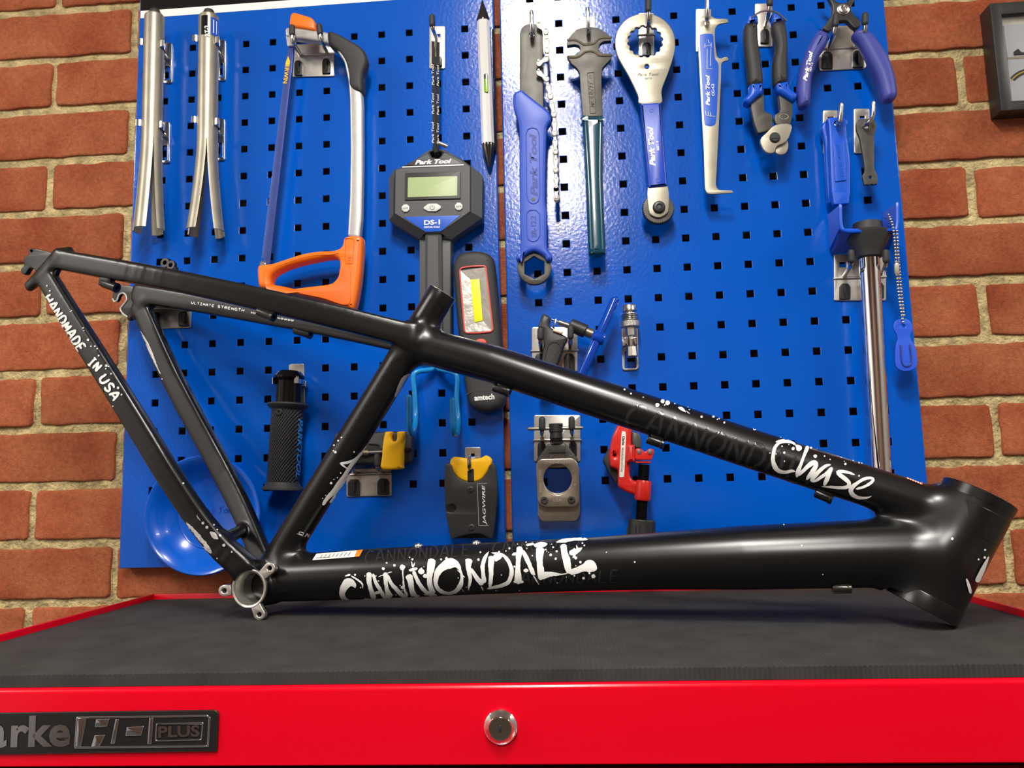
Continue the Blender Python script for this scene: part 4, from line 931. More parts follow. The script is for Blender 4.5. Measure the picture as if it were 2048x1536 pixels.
# ---------------------------------------------------------------- digital scale
hook('single hook with a black cap carrying the digital scale', (858.5, 52, 890, 137), wires=[[(*K3((512, 320)), .003), (*K3((508, 290)), .014), (*K3((486, 230)), .036), (*K3((478, 190)), .040)]], caps=[(K3((478, 188)), K3((476, 132)), .040)], slot=(872, 68, 880, 74), plugs=[(876, 122, 8, 10)])
scl = thing('digital_scale', 'grey digital hanging scale with a pale green display', 'scale', wp(870, 560, .03))
flat('housing', scl, M_GREYPL, [rounded(S1((60, 560), (135, 430), (250, 385), (430, 285), (620, 150), (700, 128), (860, 130), (1110, 270), (1270, 385), (1425, 515), (1418, 1140), (1000, 1420), (965, 1460), (500, 1450), (60, 1175)), 2), rounded(S1((630, 205), (680, 165), (800, 165), (840, 205), (790, 250), (680, 250)), 2)], .026, .024, .002)
flat('front_face', scl, M_GREYPL, [rounded(S1((135, 430), (250, 395), (430, 285), (640, 165), (690, 262), (790, 262), (860, 160), (1110, 270), (1262, 385), (1262, 1055), (820, 1365), (580, 1365), (125, 1085)), 2)], .036, .010, .002, res=0)
for j_, (pts) in enumerate([[(S1((60, 560)), .026), (S1((60, 1175)), .026), (S1((125, 1085)), .036), (S1((135, 430)), .036)], [(S1((1425, 515)), .026), (S1((1262, 385)), .036), (S1((1262, 1055)), .036), (S1((1418, 1140)), .026)], [(S1((60, 1175)), .026), (S1((505, 1450)), .026), (S1((580, 1365)), .036), (S1((125, 1085)), .036)], [(S1((1418, 1140)), .026), (S1((1262, 1055)), .036), (S1((820, 1365)), .036), (S1((965, 1460)), .026)]]):
    me = mesh('bevel', [wp(*p, d) for p, d in pts], [(0, 1, 2, 3)]); link('bevelled_side', me, M_GREYPL, scl, angle=None)
nk = flat('neck', scl, M_GREYPL, [S1((500, 1400)), S1((965, 1400)), (902, 700), (838, 700)], .024, .022, .002)
flat('neck_face', scl, M_GREYPL, [S1((580, 1360)), S1((820, 1360)), (884, 700), (848, 700)], .036, .013, .004, res=0)
sbz = flat('display_bezel', scl, M_BLACKP, rounded(S1((290, 480), (1108, 455), (1105, 858), (285, 880)), 2), .0375, .002, .0005)
flat('display', sbz, mat('lcd_green', srgb(166, 184, 132), .35), rounded(S1((335, 548), (1058, 527), (1055, 815), (330, 838)), 1), .0378, .0006, .0002, label='pale green blank display')
lg = flat('logo_plate', scl, M_BLACKP, rounded(S1((275, 378), (425, 295), (1000, 270), (1140, 350)), 1), .0365, .0012, .0003)
text('logo_text', lg, M_WHITE, 'Park Tool', S1((438, 362)), S1((975, 340)), 9.5, .0366, bold=.045, shear=.3)
flat('logo_line', lg, M_WHITE, S1((250, 388), (1150, 352), (1148, 372), (255, 404)), .0368, .0006, .0001)
M_BTN = mat('white_button', (0.62, 0.64, 0.60), .45)
for c in ((300, 995), (1078, 970)):
    b_ = flat('button', scl, M_BTN, [S1((c[0] + 60 * math.cos(a), c[1] + 60 * math.sin(a))) for a in np.linspace(math.pi / 8, 2 * math.pi + math.pi / 8, 9)[:-1]], .038, .002, .0005)
    text('button_text', b_, mat('grey_blue_ink', (0.12, 0.2, 0.26), .5), 'unit' if c[0] < 500 else 'tare', S1((c[0] - 38, c[1] + 15)), S1((c[0] + 38, c[1] + 12)), 4, .0381)
pb = flat('power_button', scl, M_BTN, S1((562, 985), (630, 930), (755, 928), (818, 965), (815, 1000), (750, 1042), (630, 1042), (565, 1005)), .038, .002, .0005)
rod('power_symbol', pb, mat('grey_blue_ink', (0.12, 0.2, 0.26), .5), [wp(*S1((690 + 33 * math.sin(a), 985 - 33 * math.cos(a))), .0381) for a in np.linspace(.7, 2 * math.pi - .7, 20)], .00035, 6)
rod('power_symbol', pb, mat('grey_blue_ink', (0.12, 0.2, 0.26), .5), [wp(*S1((690, 945)), .0381), wp(*S1((690, 985)), .0381)], .00035, 6)
bt = flat('model_label', scl, mat('blue_print', srgb(0, 82, 196), .4), S1((270, 1125), (1105, 1100), (820, 1335), (595, 1345)), .0366, .0010, .0002)
text('model_text', bt, M_WHITE, 'DS-1', S1((572, 1245)), S1((805, 1235)), 10, .0367, bold=.03)
text('model_text', bt, M_WHITE, 'DIGITAL SCALE', S1((575, 1290)), S1((803, 1284)), 4, .0367, bold=.02)
for (x0, x1, y0, y1, dd) in ((866, 869, 82, 302, .034), (876, 874, 84, 300, .030)):
    V = []
    lan = flat('lanyard', scl, mat('black_webbing', (0.012, 0.012, 0.013), .8), [(x0 - 3.2, y0), (x0 + 3.2, y0), (x1 + 3.2, y1), (x1 - 3.2, y1)], dd, .0014, .0003)
    for q in range(3): text('lanyard_text', lan, M_WHITE, 'Park Tool', (x0 + 2.0, y0 + 108 + q * 58 - 20), (x0 + 1.6, y0 + 66 + q * 58 - 20), 4.2, dd, shear=.2)
rod('lanyard_toggle', scl, mat('toggle_metal', (.55, .5, .45), .3, .9), W3([(877, 286, .038), (895, 293, .036)]), .0027, 12)
rod('lanyard_knot', scl, mat('black_webbing', (0.012, 0.012, 0.013), .8), W3([(869, 296, .032), (873, 305, .036), (874, 312, .030)]), .0030, 10, 2)

# ---------------------------------------------------------------- spirit level pen
lv = thing('level_pen', 'slim silver pen-shaped spirit level with black pointed ends', 'spirit level', wp(970, 300, .02))
a_, b_ = wp(966.5, 44, .012), wp(976.5, 289, .012); ax_ = (b_ - a_) / np.linalg.norm(b_ - a_); Ll = np.linalg.norm(b_ - a_); rl = 13 * pxm(970, 160, .012)
lathe('barrel', lv, mat('pearl_silver', (0.80, 0.79, 0.77), .25, .15), a_, ax_, [(0, rl), (Ll, rl)], 10, angle=20)
M_SMOKE = mat('smoky_chrome', (0.12, 0.11, 0.10), .12, .9)
lathe('pointed_end', lv, M_SMOKE, a_, -ax_, [(0, rl), (.004, rl), (.012, rl * .72), (.024, rl * .3), (.030, rl * .12), (.0305, .0003)], 28)
lathe('pointed_end', lv, M_SMOKE, b_, ax_, [(0, rl), (.004, rl), (.014, rl * .74), (.026, rl * .36), (.032, rl * .12), (.0325, .0003)], 28)
v_ = flat('vial', lv, mat('dark_vial', (0.05, 0.06, 0.06), .15), rounded([(967.5, 147), (975.5, 147), (976.5, 185), (968.5, 185)], 3), .012 + rl + .0004, .002, .0006)
flat('vial_liquid', v_, mat('lime_liquid', srgb(128, 190, 44), .12), rounded([(968.5, 157), (975, 157), (976, 184), (969, 184)], 2.5), .012 + rl + .0010, .001, .0004)
rod('clip_bar', lv, M_SMOKE, W3([(986, 60, .004), (992, 300, .004)]), .0016, 8, 2)

# ---------------------------------------------------------------- work light
wl = thing('work_light', 'black inspection lamp with a red-rimmed lens and a yellow strip', 'lamp', wp(960, 800, .01))
flat('body', wl, M_RUBBER, cr([(906, 560), (905, 530), (914, 508), (935, 500), (962, 500), (982, 510), (989, 535), (1000, 660), (1010, 780), (1008, 803), (996, 817), (973, 823), (948, 818), (934, 800), (925, 740), (914, 650)], n=5, closed=True), .034, .032, .009)
rim_ = K2((1600, 585), (1620, 562), (1700, 551), (1790, 549), (1803, 565), (1855, 1022), (1838, 1040), (1740, 1050), (1655, 1050), (1637, 1035))
ring(rim_, 3.0, 'lens_rim', mat('red_rim', srgb(214, 74, 66), .4), .0355, WALL, wl)
inn = [K2((1612, 590)), K2((1795, 565)), K2((1845, 1030)), K2((1648, 1040))]; ctr = [K2((1685, 655)), K2((1750, 652)), K2((1775, 955)), K2((1715, 968))]
M_REFL = mat('mirror_reflector', (0.55, 0.53, 0.48), .22, .55, bump=.25, bscale=90, bdist=.002)
for i in range(4):
    j = (i + 1) % 4
    link('reflector', mesh('r', [wp(*inn[i], .0352), wp(*inn[j], .0352), wp(*ctr[j], .0345), wp(*ctr[i], .0345)], [(0, 1, 2, 3)]), M_REFL, wl, angle=None)
flat('led_strip', wl, mat('yellow_led_strip', srgb(232, 236, 6), .4), ctr, .0356, .001, .0002, label='yellow light strip')
flat('switch', wl, mat('red_rubber', srgb(224, 66, 48), .45), circ(*K2((1762, 1112)), 11, 20, 7), .0362, .003, .001)
wire(wl, 'label_line', M_GREYPL, [(*K9((1650, 330)), .0338), (*K9((1740, 292)), .0340), (*K9((1870, 286)), .0338)], .0004, 6)
text('lettering', wl, M_WHITE, 'amtech', K9((1715, 372)), K9((1862, 360)), 11.5, .0342, bold=.03)

# ---------------------------------------------------------------- bar grip on its clip
gr_ = thing('handlebar_grip', 'black ribbed handlebar grip with blue lettering pushed on a black bar stub', 'grip', wp(570, 975, .03))
g0, g1 = wp(*Q4((415, 495)), .026), wp(*Q4((358, 1415)), .026); axg = (g1 - g0) / np.linalg.norm(g1 - g0); Lg = np.linalg.norm(g1 - g0); rg = 31.5 * pxm(570, 880, .026)
def knurl():
    m = mat('knurled_rubber', (0.024, 0.024, 0.025), .55); nt = m.node_tree; b = nt.nodes['Principled BSDF']
    tc = nt.nodes.new('ShaderNodeTexCoord'); hs = []
    for rz in (.6, -.6):
        mp = nt.nodes.new('ShaderNodeMapping'); mp.inputs['Rotation'].default_value = (0, rz, 0); nt.links.new(tc.outputs['Object'], mp.inputs['Vector'])
        wv = nt.nodes.new('ShaderNodeTexWave'); wv.bands_direction = 'X'; wv.inputs['Scale'].default_value = 115; nt.links.new(mp.outputs[0], wv.inputs['Vector']); hs.append(wv)
    ad = nt.nodes.new('ShaderNodeMath'); nt.links.new(hs[0].outputs['Fac'], ad.inputs[0]); nt.links.new(hs[1].outputs['Fac'], ad.inputs[1])
    u = nt.nodes.new('ShaderNodeBump'); u.inputs['Strength'].default_value = 1.0; u.inputs['Distance'].default_value = .0016
    nt.links.new(ad.outputs[0], u.inputs['Height']); nt.links.new(u.outputs[0], b.inputs['Normal']); return m
M_KNURL = knurl()
gbody = lathe('sleeve', gr_, M_KNURL, g0, axg, [(.003, rg * .92), (.006, rg), (Lg - .006, rg * 1.0), (Lg - .003, rg * .95)], 48)
lathe('flange', gr_, M_RUBBER, g0, axg, [(-.0022, rg * .9), (-.0020, rg * 1.22), (0, rg * 1.29), (.0025, rg * 1.22), (.006, rg * .98)], 48)
lathe('flange', gr_, M_RUBBER, g1, axg, [(-.009, rg * .98), (-.004, rg * 1.12), (-.001, rg * 1.27), (.001, rg * 1.27), (.0022, rg * 1.1), (.0022, rg * .2)], 48)
lathe('bar_stub', gr_, mat('black_anodised', (0.012, 0.012, 0.013), .16, .6), g0, -axg, [(0, rg * .80), (.030, rg * .80), (.034, rg * .95), (.0365, rg * .95), (.0405, rg * .80), (.043, rg * .68), (.0432, rg * .1)], 36)
lathe('clamp_bolt', gr_, M_BLACKP, wp(*Q4((325, 572)), .026 + rg * .93), (0, -1, 0), [(0, .0042), (.0022, .0042), (.0028, .0034), (.0028, .0020), (.0012, .0018), (.0012, .0002)], 20)
gb = BVHTree.FromPolygons([v.co + root_offset(gr_) for v in gbody.data.vertices], [tuple(p.vertices) for p in gbody.data.polygons])
me, cot, lo_, hi2 = text_mesh('PARKTOOL', .03, .35)
bm = bmesh.new(); bm.from_mesh(me)
for q in np.linspace(lo_[0], hi2[0], 40): bmesh.ops.bisect_plane(bm, geom=bm.verts[:] + bm.edges[:] + bm.faces[:], plane_co=(q, 0, 0), plane_no=(1, 0, 0))
for q in np.linspace(lo_[1], hi2[1], 8): bmesh.ops.bisect_plane(bm, geom=bm.verts[:] + bm.edges[:] + bm.faces[:], plane_co=(0, q, 0), plane_no=(0, 1, 0))
ta, tb_ = np.array(Q4((528, 640))), np.array(Q4((498, 1290))); up = np.array((9.5, .3))
for v in bm.verts:
    f_ = ((v.co.x - lo_[0]) / (hi2[0] - lo_[0]), (v.co.y - lo_[1]) / (hi2[1] - lo_[1])); p = ta + (tb_ - ta) * f_[0] + up * f_[1]
    r = Vector(ray(*p)).normalized(); h = gb.ray_cast(CAMV, r); v.co = h[0] + h[1] * .0005 if h[0] is not None else Vector(wp(*p, .03))
bm.to_mesh(me); bm.free(); link('lettering', me, mat('light_blue_print', srgb(48, 128, 214), .5), gr_, 'light blue lettering', None)
t = thing('spring_clip', 'spring clip gripping the bar stub above the handlebar grip', 'clip', wp(585, 760, 0), 'spring clips holding tubes')
flat('back_plate', t, M_ZINC, rounded(Q4((425, 55), (450, 42), (590, 40), (600, 480), (430, 480)), 3), .0022, .0018, .0005)
cg = g0 - axg * .0315 * .95; rs = rg * .80
for sgn in (-1, 1):
    V = []; F = []; seq = [(math.sin(a) * (rs + .0012) * sgn, -math.cos(a) * (rs + .0012)) for a in np.linspace(math.radians(175), math.radians(40 if sgn > 0 else 62), 14)] + [(sgn * (rs * .75 + .005), -rs * .8 - .001)]
    for (x, y) in seq:
        for dz in (-.004, .004): V.append((cg[0] + x, cg[1] + y, cg[2] + dz))
    for i in range(len(seq) - 1): F.append((2 * i, 2 * i + 2, 2 * i + 3, 2 * i + 1))
    me = mesh('arm', V, F); bm = bmesh.new(); bm.from_mesh(me); bmesh.ops.solidify(bm, geom=bm.faces[:], thickness=.0009); bm.to_mesh(me); bm.free(); link('spring_arm', me, M_WIRE, t, angle=50)
flat('spring_arm', t, M_WIRE, rounded(Q4((545, 225), (612, 230), (615, 300), (540, 295)), 2), .010, .008, .0006)

# ---------------------------------------------------------------- twin hook behind the rear stays
hook('twin hook plate partly hidden behind the bicycle seat stays', rounded(S6((20, 900), (690, 990), (705, 1010), (690, 1325), (180, 1345), (20, 1340)), 2), plugs=[(*S6((565, 1170)), 10, 15), (*S6((95, 1190)), 10, 15)], ridge=[(S6((20, 985)), S6((690, 1000)))],
     wires=[[(326, 605, .003), (326, 598, .015), (320, 590, .030), (318, 580, .034)], [(372, 603, .003), (372, 597, .015), (366, 588, .030), (364, 578, .034)]], name='twin_tool_hook')
bmnt = lathe('brake_mount', P_FS, M_FRAME, FR.pt(345, 532, -.062), en_, [(0, .0068), (.014, .0068), (.015, .0062), (.015, .0030), (.004, .0028), (.004, .0002)], 28)
lathe('bare_face', bmnt, M_TOOLSTEEL, FR.pt(341.5, 530, -.0465), en_, [(0, .0030), (.0004, .0030), (.0004, .0058), (0, .0058)], 28, close=True)
rod('brake_mount_arm', P_FS, M_FRAME, [FR.pt(345, 536, -.055), FR.pt(350, 580, -.060)], .0075, 14)

# ---------------------------------------------------------------- yellow and black cable tool
hook('twin hook plate under the yellow and black cable cutter', rounded(Q5((640, 880), (1275, 860), (1290, 1000), (1290, 1370), (480, 1390), (470, 1010), (560, 960)), 2), plugs=[(*Q5((608, 1220)), 12, 16.5), (*Q5((1142, 1205)), 12, 16.5)], ridge=[(Q5((560, 990)), Q5((1275, 960)))],
     wires=[[(*Q5((1110, 955)), .003), (*Q5((1080, 930)), .014), (*Q5((1050, 880)), .034), (*Q5((1040, 800)), .037)], [(*Q5((640, 965)), .003), (*Q5((620, 940)), .014), (*Q5((600, 880)), .034), (*Q5((592, 800)), .037)]], caps=[(Q5((1040, 800)), Q5((1035, 660)), .037), (Q5((592, 800)), Q5((588, 660)), .037)], name='twin_tool_hook')
yt = thing('cable_cutter', 'black cable cutter block wrapped by a yellow slotted band', 'hand tool', wp(770, 925, .02))
flat('body', yt, M_BLACKP, [rounded(Q5((240, 300), (300, 215), (1160, 210), (1560, 205), (1630, 240), (1660, 320), (1650, 560), (1640, 760), (1600, 800), (640, 800), (250, 790), (215, 640)), 4)], .028, .024, .003)
flat('upper_shell', yt, M_GREYPL, rounded(Q5((930, 250), (1160, 215), (1620, 230), (1640, 520), (1480, 520), (1110, 540), (1060, 450), (860, 440)), 4), .031, .006, .0015)
rod('spindle', yt, mat('brass', (.55, .44, .22), .3, .9), W3([(*Q5((700, 592)), .033), (*Q5((880, 588)), .033)]), .0036, 14); rod('spindle_rod', yt, M_STEEL, W3([(*Q5((880, 588)), .033), (*Q5((1130, 575)), .033)]), .0022, 12)
flat('yellow_band', yt, M_YELLOW, [cr(Q5((1160, 250), (1185, 212), (1295, 210), (1275, 280), (1290, 360), (1330, 385), (1375, 360), (1385, 280), (1395, 212), (1520, 205), (1525, 250), (1495, 450), (1480, 700), (1470, 800), (1455, 882), (1110, 882), (1112, 650), (1130, 420)), n=4, closed=True)], .042, .018, .003, label='yellow slotted band')
flat('side_slot', yt, M_PLUG, rounded(Q5((1490, 510), (1660, 510), (1660, 565), (1480, 560)), 2), .0315, .004, .0004)

# ---------------------------------------------------------------- yellow and black hose cutter
hook('single hook carrying the black hose cutter with yellow insert', (*K9((1645, 712)), *K9((1760, 870))), wires=[[(*K9((1680, 900)), .003), (*K9((1680, 890)), .016), (*K9((1678, 860)), .036), (*K9((1675, 780)), .040)]], slot=(*K9((1690, 758)), *K9((1716, 782))))
jw = thing('hose_cutter', 'flat black hose cutter with a yellow insert and white lettering', 'hand tool', wp(943, 1060, .03))
flat('rear_plate', jw, M_BLACKP, rounded(K9((1500, 860), (1540, 835), (1825, 838), (1866, 838), (1882, 1000), (1872, 1200), (1848, 1375), (1545, 1380), (1505, 1200), (1500, 1130)), 3), .022, .006, .001)
flat('front_plate', jw, M_BLACKP, [cr(K9((1498, 852), (1538, 836), (1560, 885), (1602, 938), (1682, 966), (1758, 948), (1802, 900), (1826, 842), (1866, 838), (1884, 1000), (1872, 1200), (1848, 1372), (1810, 1370), (1770, 1350), (1700, 1345), (1600, 1366), (1545, 1380), (1525, 1290), (1505, 1185), (1540, 1186), (1574, 1176), (1580, 1150), (1552, 1126), (1500, 1124)), n=3, closed=True)], .034, .006, .0012)
ye = flat('insert', jw, M_YELLOW, cr(K9((1533, 825), (1560, 782), (1640, 788), (1690, 798), (1760, 788), (1800, 770), (1840, 800), (1832, 850), (1800, 905), (1758, 952), (1682, 968), (1600, 940), (1555, 885)), n=4, closed=True), .029, .012, .003, label='yellow insert')
flat('slot', ye, M_PLUG, rounded(K9((1664, 870), (1710, 868), (1712, 962), (1664, 962)), 2), .0296, .004, .0004)
for c in ((1687, 1020), (1693, 1298)): lathe('screw', jw, M_BLACKP, wp(*K9(c), .0335), (0, -1, 0), [(0, .0042), (.001, .0042), (.0014, .0036), (.0014, .0016), (.0004, .0014), (.0004, .0002)], 20)
text('lettering', jw, M_WHITE, 'JAGWIRE', K9((1806, 1278)), K9((1798, 988)), 8.0, .0341, bold=.012, shear=.2)
for a, b in (((1736, 978), (1746, 1284)), ((1746, 1284), (1820, 1284)), ((1736, 978), (1806, 976))): rod('frame_line', jw, mat('grey_print', (.4, .4, .4), .5), [wp(*K9(a), .0341), wp(*K9(b), .0341)], .0003, 5)

# ---------------------------------------------------------------- blue coated storage hook
bh = thing('storage_hook', 'light blue plastic-coated double storage hook under the top tube', 'hook', wp(868, 800, .02))
M_LBLUE = mat('light_blue_vinyl', srgb(22, 132, 204), .25)
wire(bh, 'prong', M_LBLUE, [(*K9((1425, 95)), .004), (*K9((1405, 140)), .012), (*K9((1300, 158)), .020), (*K9((1268, 200)), .022), (*K9((1278, 330)), .022), (*K9((1284, 500)), .026), (*K9((1268, 600)), .050), (*K9((1240, 575)), .075), (*K9((1236, 345)), .080)], .0034, 14, 4)
wire(bh, 'prong', M_LBLUE, [(*K9((1430, 95)), .004), (*K9((1450, 135)), .012), (*K9((1560, 165)), .020), (*K9((1592, 210)), .022), (*K9((1585, 350)), .022), (*K9((1596, 520)), .026), (*K9((1582, 615)), .050), (*K9((1558, 575)), .075), (*K9((1552, 368)), .080)], .0034, 14, 4)
rod('stem', bh, M_LBLUE, W3([(*K9((1427, 60)), -.001), (*K9((1427, 60)), .004), (*K9((1427, 120)), .006)]), .0036, 12, 2)

# ---------------------------------------------------------------- magnetic parts bowl
bw = thing('parts_bowl', 'round blue magnetic parts bowl stuck low on the panel, behind the chain stays', 'bowl', wp(404, 1032, 0))
M_BOWL = mat('bowl_blue', srgb(0, 92, 206), .22, coat=.3)
cb = wp(404, 1030, .030); rb = 119 * pxm(404, 1030, .030); cb0 = np.array((cb[0], 0, cb[2]))
lathe('dish', bw, M_BOWL, cb0, (0, -1, 0), [(.001, rb * .55), (.004, rb * .66), (.016, rb * .86), (.027, rb * .93), (.029, rb * .97), (.028, rb * 1.0), (.030, rb * 1.005), (.0315, rb * .985), (.0300, rb * .925), (.0185, rb * .83), (.008, rb * .66), (.0055, rb * .60), (.0065, rb * .585), (.0055, rb * .565), (.0055, .0002)], 72, angle=50)
text('embossed_logo', bw, M_PTBLUE2, 'Park Tool', (400, 1030), (470, 1026), 14, .0056, bold=.02, shear=.2)
# ================================================================ right panel
# ---------------------------------------------------------------- chain whip
hook('plain steel hook through the top of the chain whip', (1052, 44, 1076, 118), wires=[[(1064, 78, .003), (1064, 74, .02), (1063.5, 66, .046), (1063, 24, .052)]])
cw = thing('chain_whip', 'chain whip with a blue handle, hexagon ring end and hanging chain', 'hand tool', wp(1065, 560, .03))
flat('blade', cw, M_TOOLSTEEL, [rounded(K3((1150, 830), (1150, 245), (1172, 200), (1230, 178), (1290, 186), (1326, 235), (1334, 860)), 6), circ(1063.5, 69, 5, 16)], .032, .005, .0008)
rg_ = flat('ring_end', cw, M_TOOLSTEEL, [circ(1068.7, 535, 34.2, 48), K4((326, 732), (424, 785), (424, 898), (330, 950), (236, 900), (236, 790))], .032, .006, .001)
hdl = flat('handle', cw, M_PTBLUE, cr([(1025.7, 196), (1028, 185), (1042, 178.5), (1053, 186), (1072, 201), (1090, 215), (1101, 227), (1102, 240), (1095, 252), (1093, 266), (1091.5, 330), (1091, 400), (1094, 425), (1094, 488), (1098, 501), (1104.5, 511), (1102, 519.5), (1093, 520.5), (1087.5, 511), (1068, 501.5), (1050, 510), (1044, 519), (1035, 520.5), (1032, 512), (1038.5, 503), (1040.6, 490), (1038.8, 360), (1038, 262), (1034, 236), (1026.5, 210)], n=4, closed=True), .039, .017, .004)
ring([(1051, 268), (1055, 257), (1065, 254), (1075, 257), (1079, 268), (1080.5, 392), (1076, 404), (1067, 408.5), (1057, 404), (1052.5, 392)], 1.6, 'raised_border', M_PTBLUE, .0399, WALL, hdl)
ring([(1052.5, 425), (1060, 419), (1072, 419), (1080, 427), (1081, 470), (1075, 481), (1066, 484), (1056, 480), (1052.5, 470)], 1.6, 'raised_border', M_PTBLUE, .0399, WALL, hdl)
M_EMB = mat('embossed_dark_blue', srgb(28, 58, 150), .5)
text('embossed_text', hdl, M_EMB, 'Park Tool', (1076, 392), (1073, 266), 15, .0391, bold=.04, shear=.25)
text('embossed_text', hdl, M_EMB, 'SR-12.2', (1073.5, 474), (1072, 431), 11, .0391, bold=.03)
lathe('hole', hdl, M_PLUG, wp(*K4((320, 187)), .0385), (0, -1, 0), [(0, .0026), (.0007, .0026), (.0008, .0002)], 16)
M_CHAIN = mat('nickel_chain', (0.40, 0.38, 0.32), .34, .85)
def chain(pts, d):
    P = np.array(pts)
    for i in range(len(P) - 1):
        a, b = P[i], P[i + 1]; v = (b - a) / np.linalg.norm(b - a); n = np.array((-v[1], v[0])); R = 6.0 if i % 2 == 0 else 5.4
        o = [a + R * (-v * math.cos(t) + n * math.sin(t)) for t in np.linspace(-1.9, 1.9, 9)] + [(a + b) / 2 + n * R * .52] + [b + R * (v * math.cos(t) + n * math.sin(t)) for t in np.linspace(1.9, -1.9, 9)] + [(a + b) / 2 - n * R * .52]
        lk_ = flat('chain_link', cw, M_CHAIN, [o], d + (.0012 if i % 2 == 0 else 0), .0012, .0003, res=1)
        flat('chain_link', cw, M_CHAIN, [o], d - .005 + (0 if i % 2 == 0 else .0012), .0012, .0002, res=0)
    for p in P: lathe('chain_pin', cw, M_CHAIN, wp(p[0], p[1], d - .006), (0, -1, 0), [(0, .0017), (.0076, .0017), (.0081, .0011), (.0081, .0001)], 12)
chain([K3(q) for q in ((1297, 193), (1350, 242), (1358, 315), (1360, 385), (1352, 452), (1297, 487))], .038)
chain([K3(q) for q in ((1297, 558), (1355, 605), (1370, 672), (1385, 740), (1398, 808), (1412, 878), (1417, 950), (1418, 1022), (1422, 1093), (1424, 1165), (1427, 1236), (1426, 1307), (1430, 1378), (1430, 1450), (1432, 1520))] + [K4(q) for q in ((540, 90), (542, 188))], .038)

# ---------------------------------------------------------------- pedal spanner
hook('plain steel hook through the head of the pedal spanner', rounded(Q7((262, 85), (450, 80), (455, 400), (262, 400)), 3), wires=[[(*Q7((365, 300)), .003), (*Q7((365, 290)), .02), (*Q7((362, 250)), .044), (*Q7((352, -15)), .050)]])
pw = thing('pedal_spanner', 'steel pedal spanner with a dark teal dipped handle', 'spanner', wp(1190, 500, .03))
flat('head', pw, M_TOOLSTEEL, [rounded(Q7((95, 380), (140, 320), (210, 250), (300, 222), (400, 215), (500, 235), (590, 290), (650, 350), (660, 395), (560, 400), (510, 430), (495, 490), (515, 540), (570, 560), (665, 560), (660, 620), (600, 680), (540, 745), (530, 830), (540, 1360), (290, 1365), (268, 1100), (250, 800), (215, 740), (150, 690), (90, 600), (95, 580), (180, 578), (235, 555), (262, 500), (245, 455), (190, 440), (85, 455)), 3, 3)], .031, .007, .0005)
M_RIM = mat('worn_steel_edge', (0.46, 0.43, 0.33), .3, .9)
for pts in ([(100, 385), (200, 388), (260, 415), (310, 445), (370, 440), (430, 430), (480, 385), (540, 355), (650, 352)], [(100, 605), (210, 605), (265, 580), (320, 540), (390, 528), (450, 545), (510, 582), (660, 582)]):
    wire(pw, 'jaw_edge', M_RIM, [(*Q7(q), .031) for q in pts], .0016, 8, 2)
ring(Q7((345, 800), (440, 790), (462, 1320), (385, 1325)), 1.2, 'stamped_border', M_TOOLSTEEL, .0318, WALL, pw)
text('stamped_text', pw, mat('stamped_dark', (.07, .065, .055), .5, .4), 'MOUNTY', Q7((440, 1240)), Q7((420, 900)), 9, .0313, bold=.02, shear=.25)
text('stamped_text', pw, mat('stamped_dark', (.07, .065, .055), .5, .4), '15', Q7((400, 870)), Q7((398, 830)), 5, .0313)
flat('grip', pw, mat('teal_dipped_vinyl', srgb(10, 66, 84), .18, coat=.4), cr([(1165, 232), (1170, 230), (1200, 230), (1206, 233), (1206, 300), (1206, 360), (1209, 440), (1211.5, 498), (1210, 507), (1196, 510), (1180, 508), (1177.5, 500), (1174.5, 440), (1171.5, 360), (1168, 290)], n=4, closed=True), .037, .018, .007, res=4)

# ---------------------------------------------------------------- bottom bracket spanner
hook('single hook with a black cap inside the ring of the notched spanner', (*K5((258, 85)), *K5((360, 372))), wires=[[(*K5((318, 215)), .003), (*K5((320, 195)), .016), (*K5((325, 140)), .042), (*K5((322, 72)), .048)]], caps=[(K5((322, 66)), K5((322, -25)), .048)], plugs=[(*K5((312, 325)), 9, 13)], ridge=[(K5((258, 232)), K5((360, 230)))])
bt_ = thing('notched_spanner', 'stainless ring spanner with a notched ring, blue handle and toothed end wheel', 'spanner', wp(1310, 430, .03))
nh = [K5((302 + (112 + (7 if (i // 2) % 2 else -3)) * math.cos(2 * math.pi * i / 64), 275 + (100 + (7 if (i // 2) % 2 else -3)) * math.sin(2 * math.pi * i / 64))) for i in range(64)]
flat('ring_head', bt_, M_SS, [cr(K5((100, 290), (115, 205), (170, 132), (240, 97), (300, 88), (370, 100), (440, 142), (488, 210), (502, 290), (490, 375), (455, 485), (412, 600), (406, 690), (268, 692), (252, 635), (190, 505), (122, 385)), n=5, closed=True), nh, circ(*K5((313, 443)), 4.4, 14)], .030, .0045, .0010)
g_ = flat('handle', bt_, mat('blue_vinyl_sleeve', srgb(6, 62, 182), .36), rounded(K5((270, 688), (405, 682), (452, 1238), (324, 1252)), 2), .033, .010, .0028)
for q in ((345, 738), (386, 1203)): lathe('rivet', g_, mat('blue_vinyl_sleeve', (0, 0, 0)), wp(*K5(q), .0325), (0, -1, 0), [(0, .0032), (.0008, .0030), (.0008, .0016), (.0002, .0014), (.0002, .0001)], 18)
text('lettering', g_, M_WHITE, 'Park Tool', K5((372, 1108)), K5((353, 842)), 11.5, .0331, bold=.05, shear=.3)
text('lettering', g_, M_WHITE, 'BBT-9', K5((396, 1003)), K5((391, 940)), 5, .0331, bold=.02)
text('etched_text', bt_, M_TOOLSTEEL, 'Park Tool', K5((250, 508)), K5((392, 503)), 5.5, .0302, shear=.3)
text('etched_text', bt_, M_TOOLSTEEL, 'BBT-9', K5((300, 530)), K5((345, 528)), 3.5, .0302)
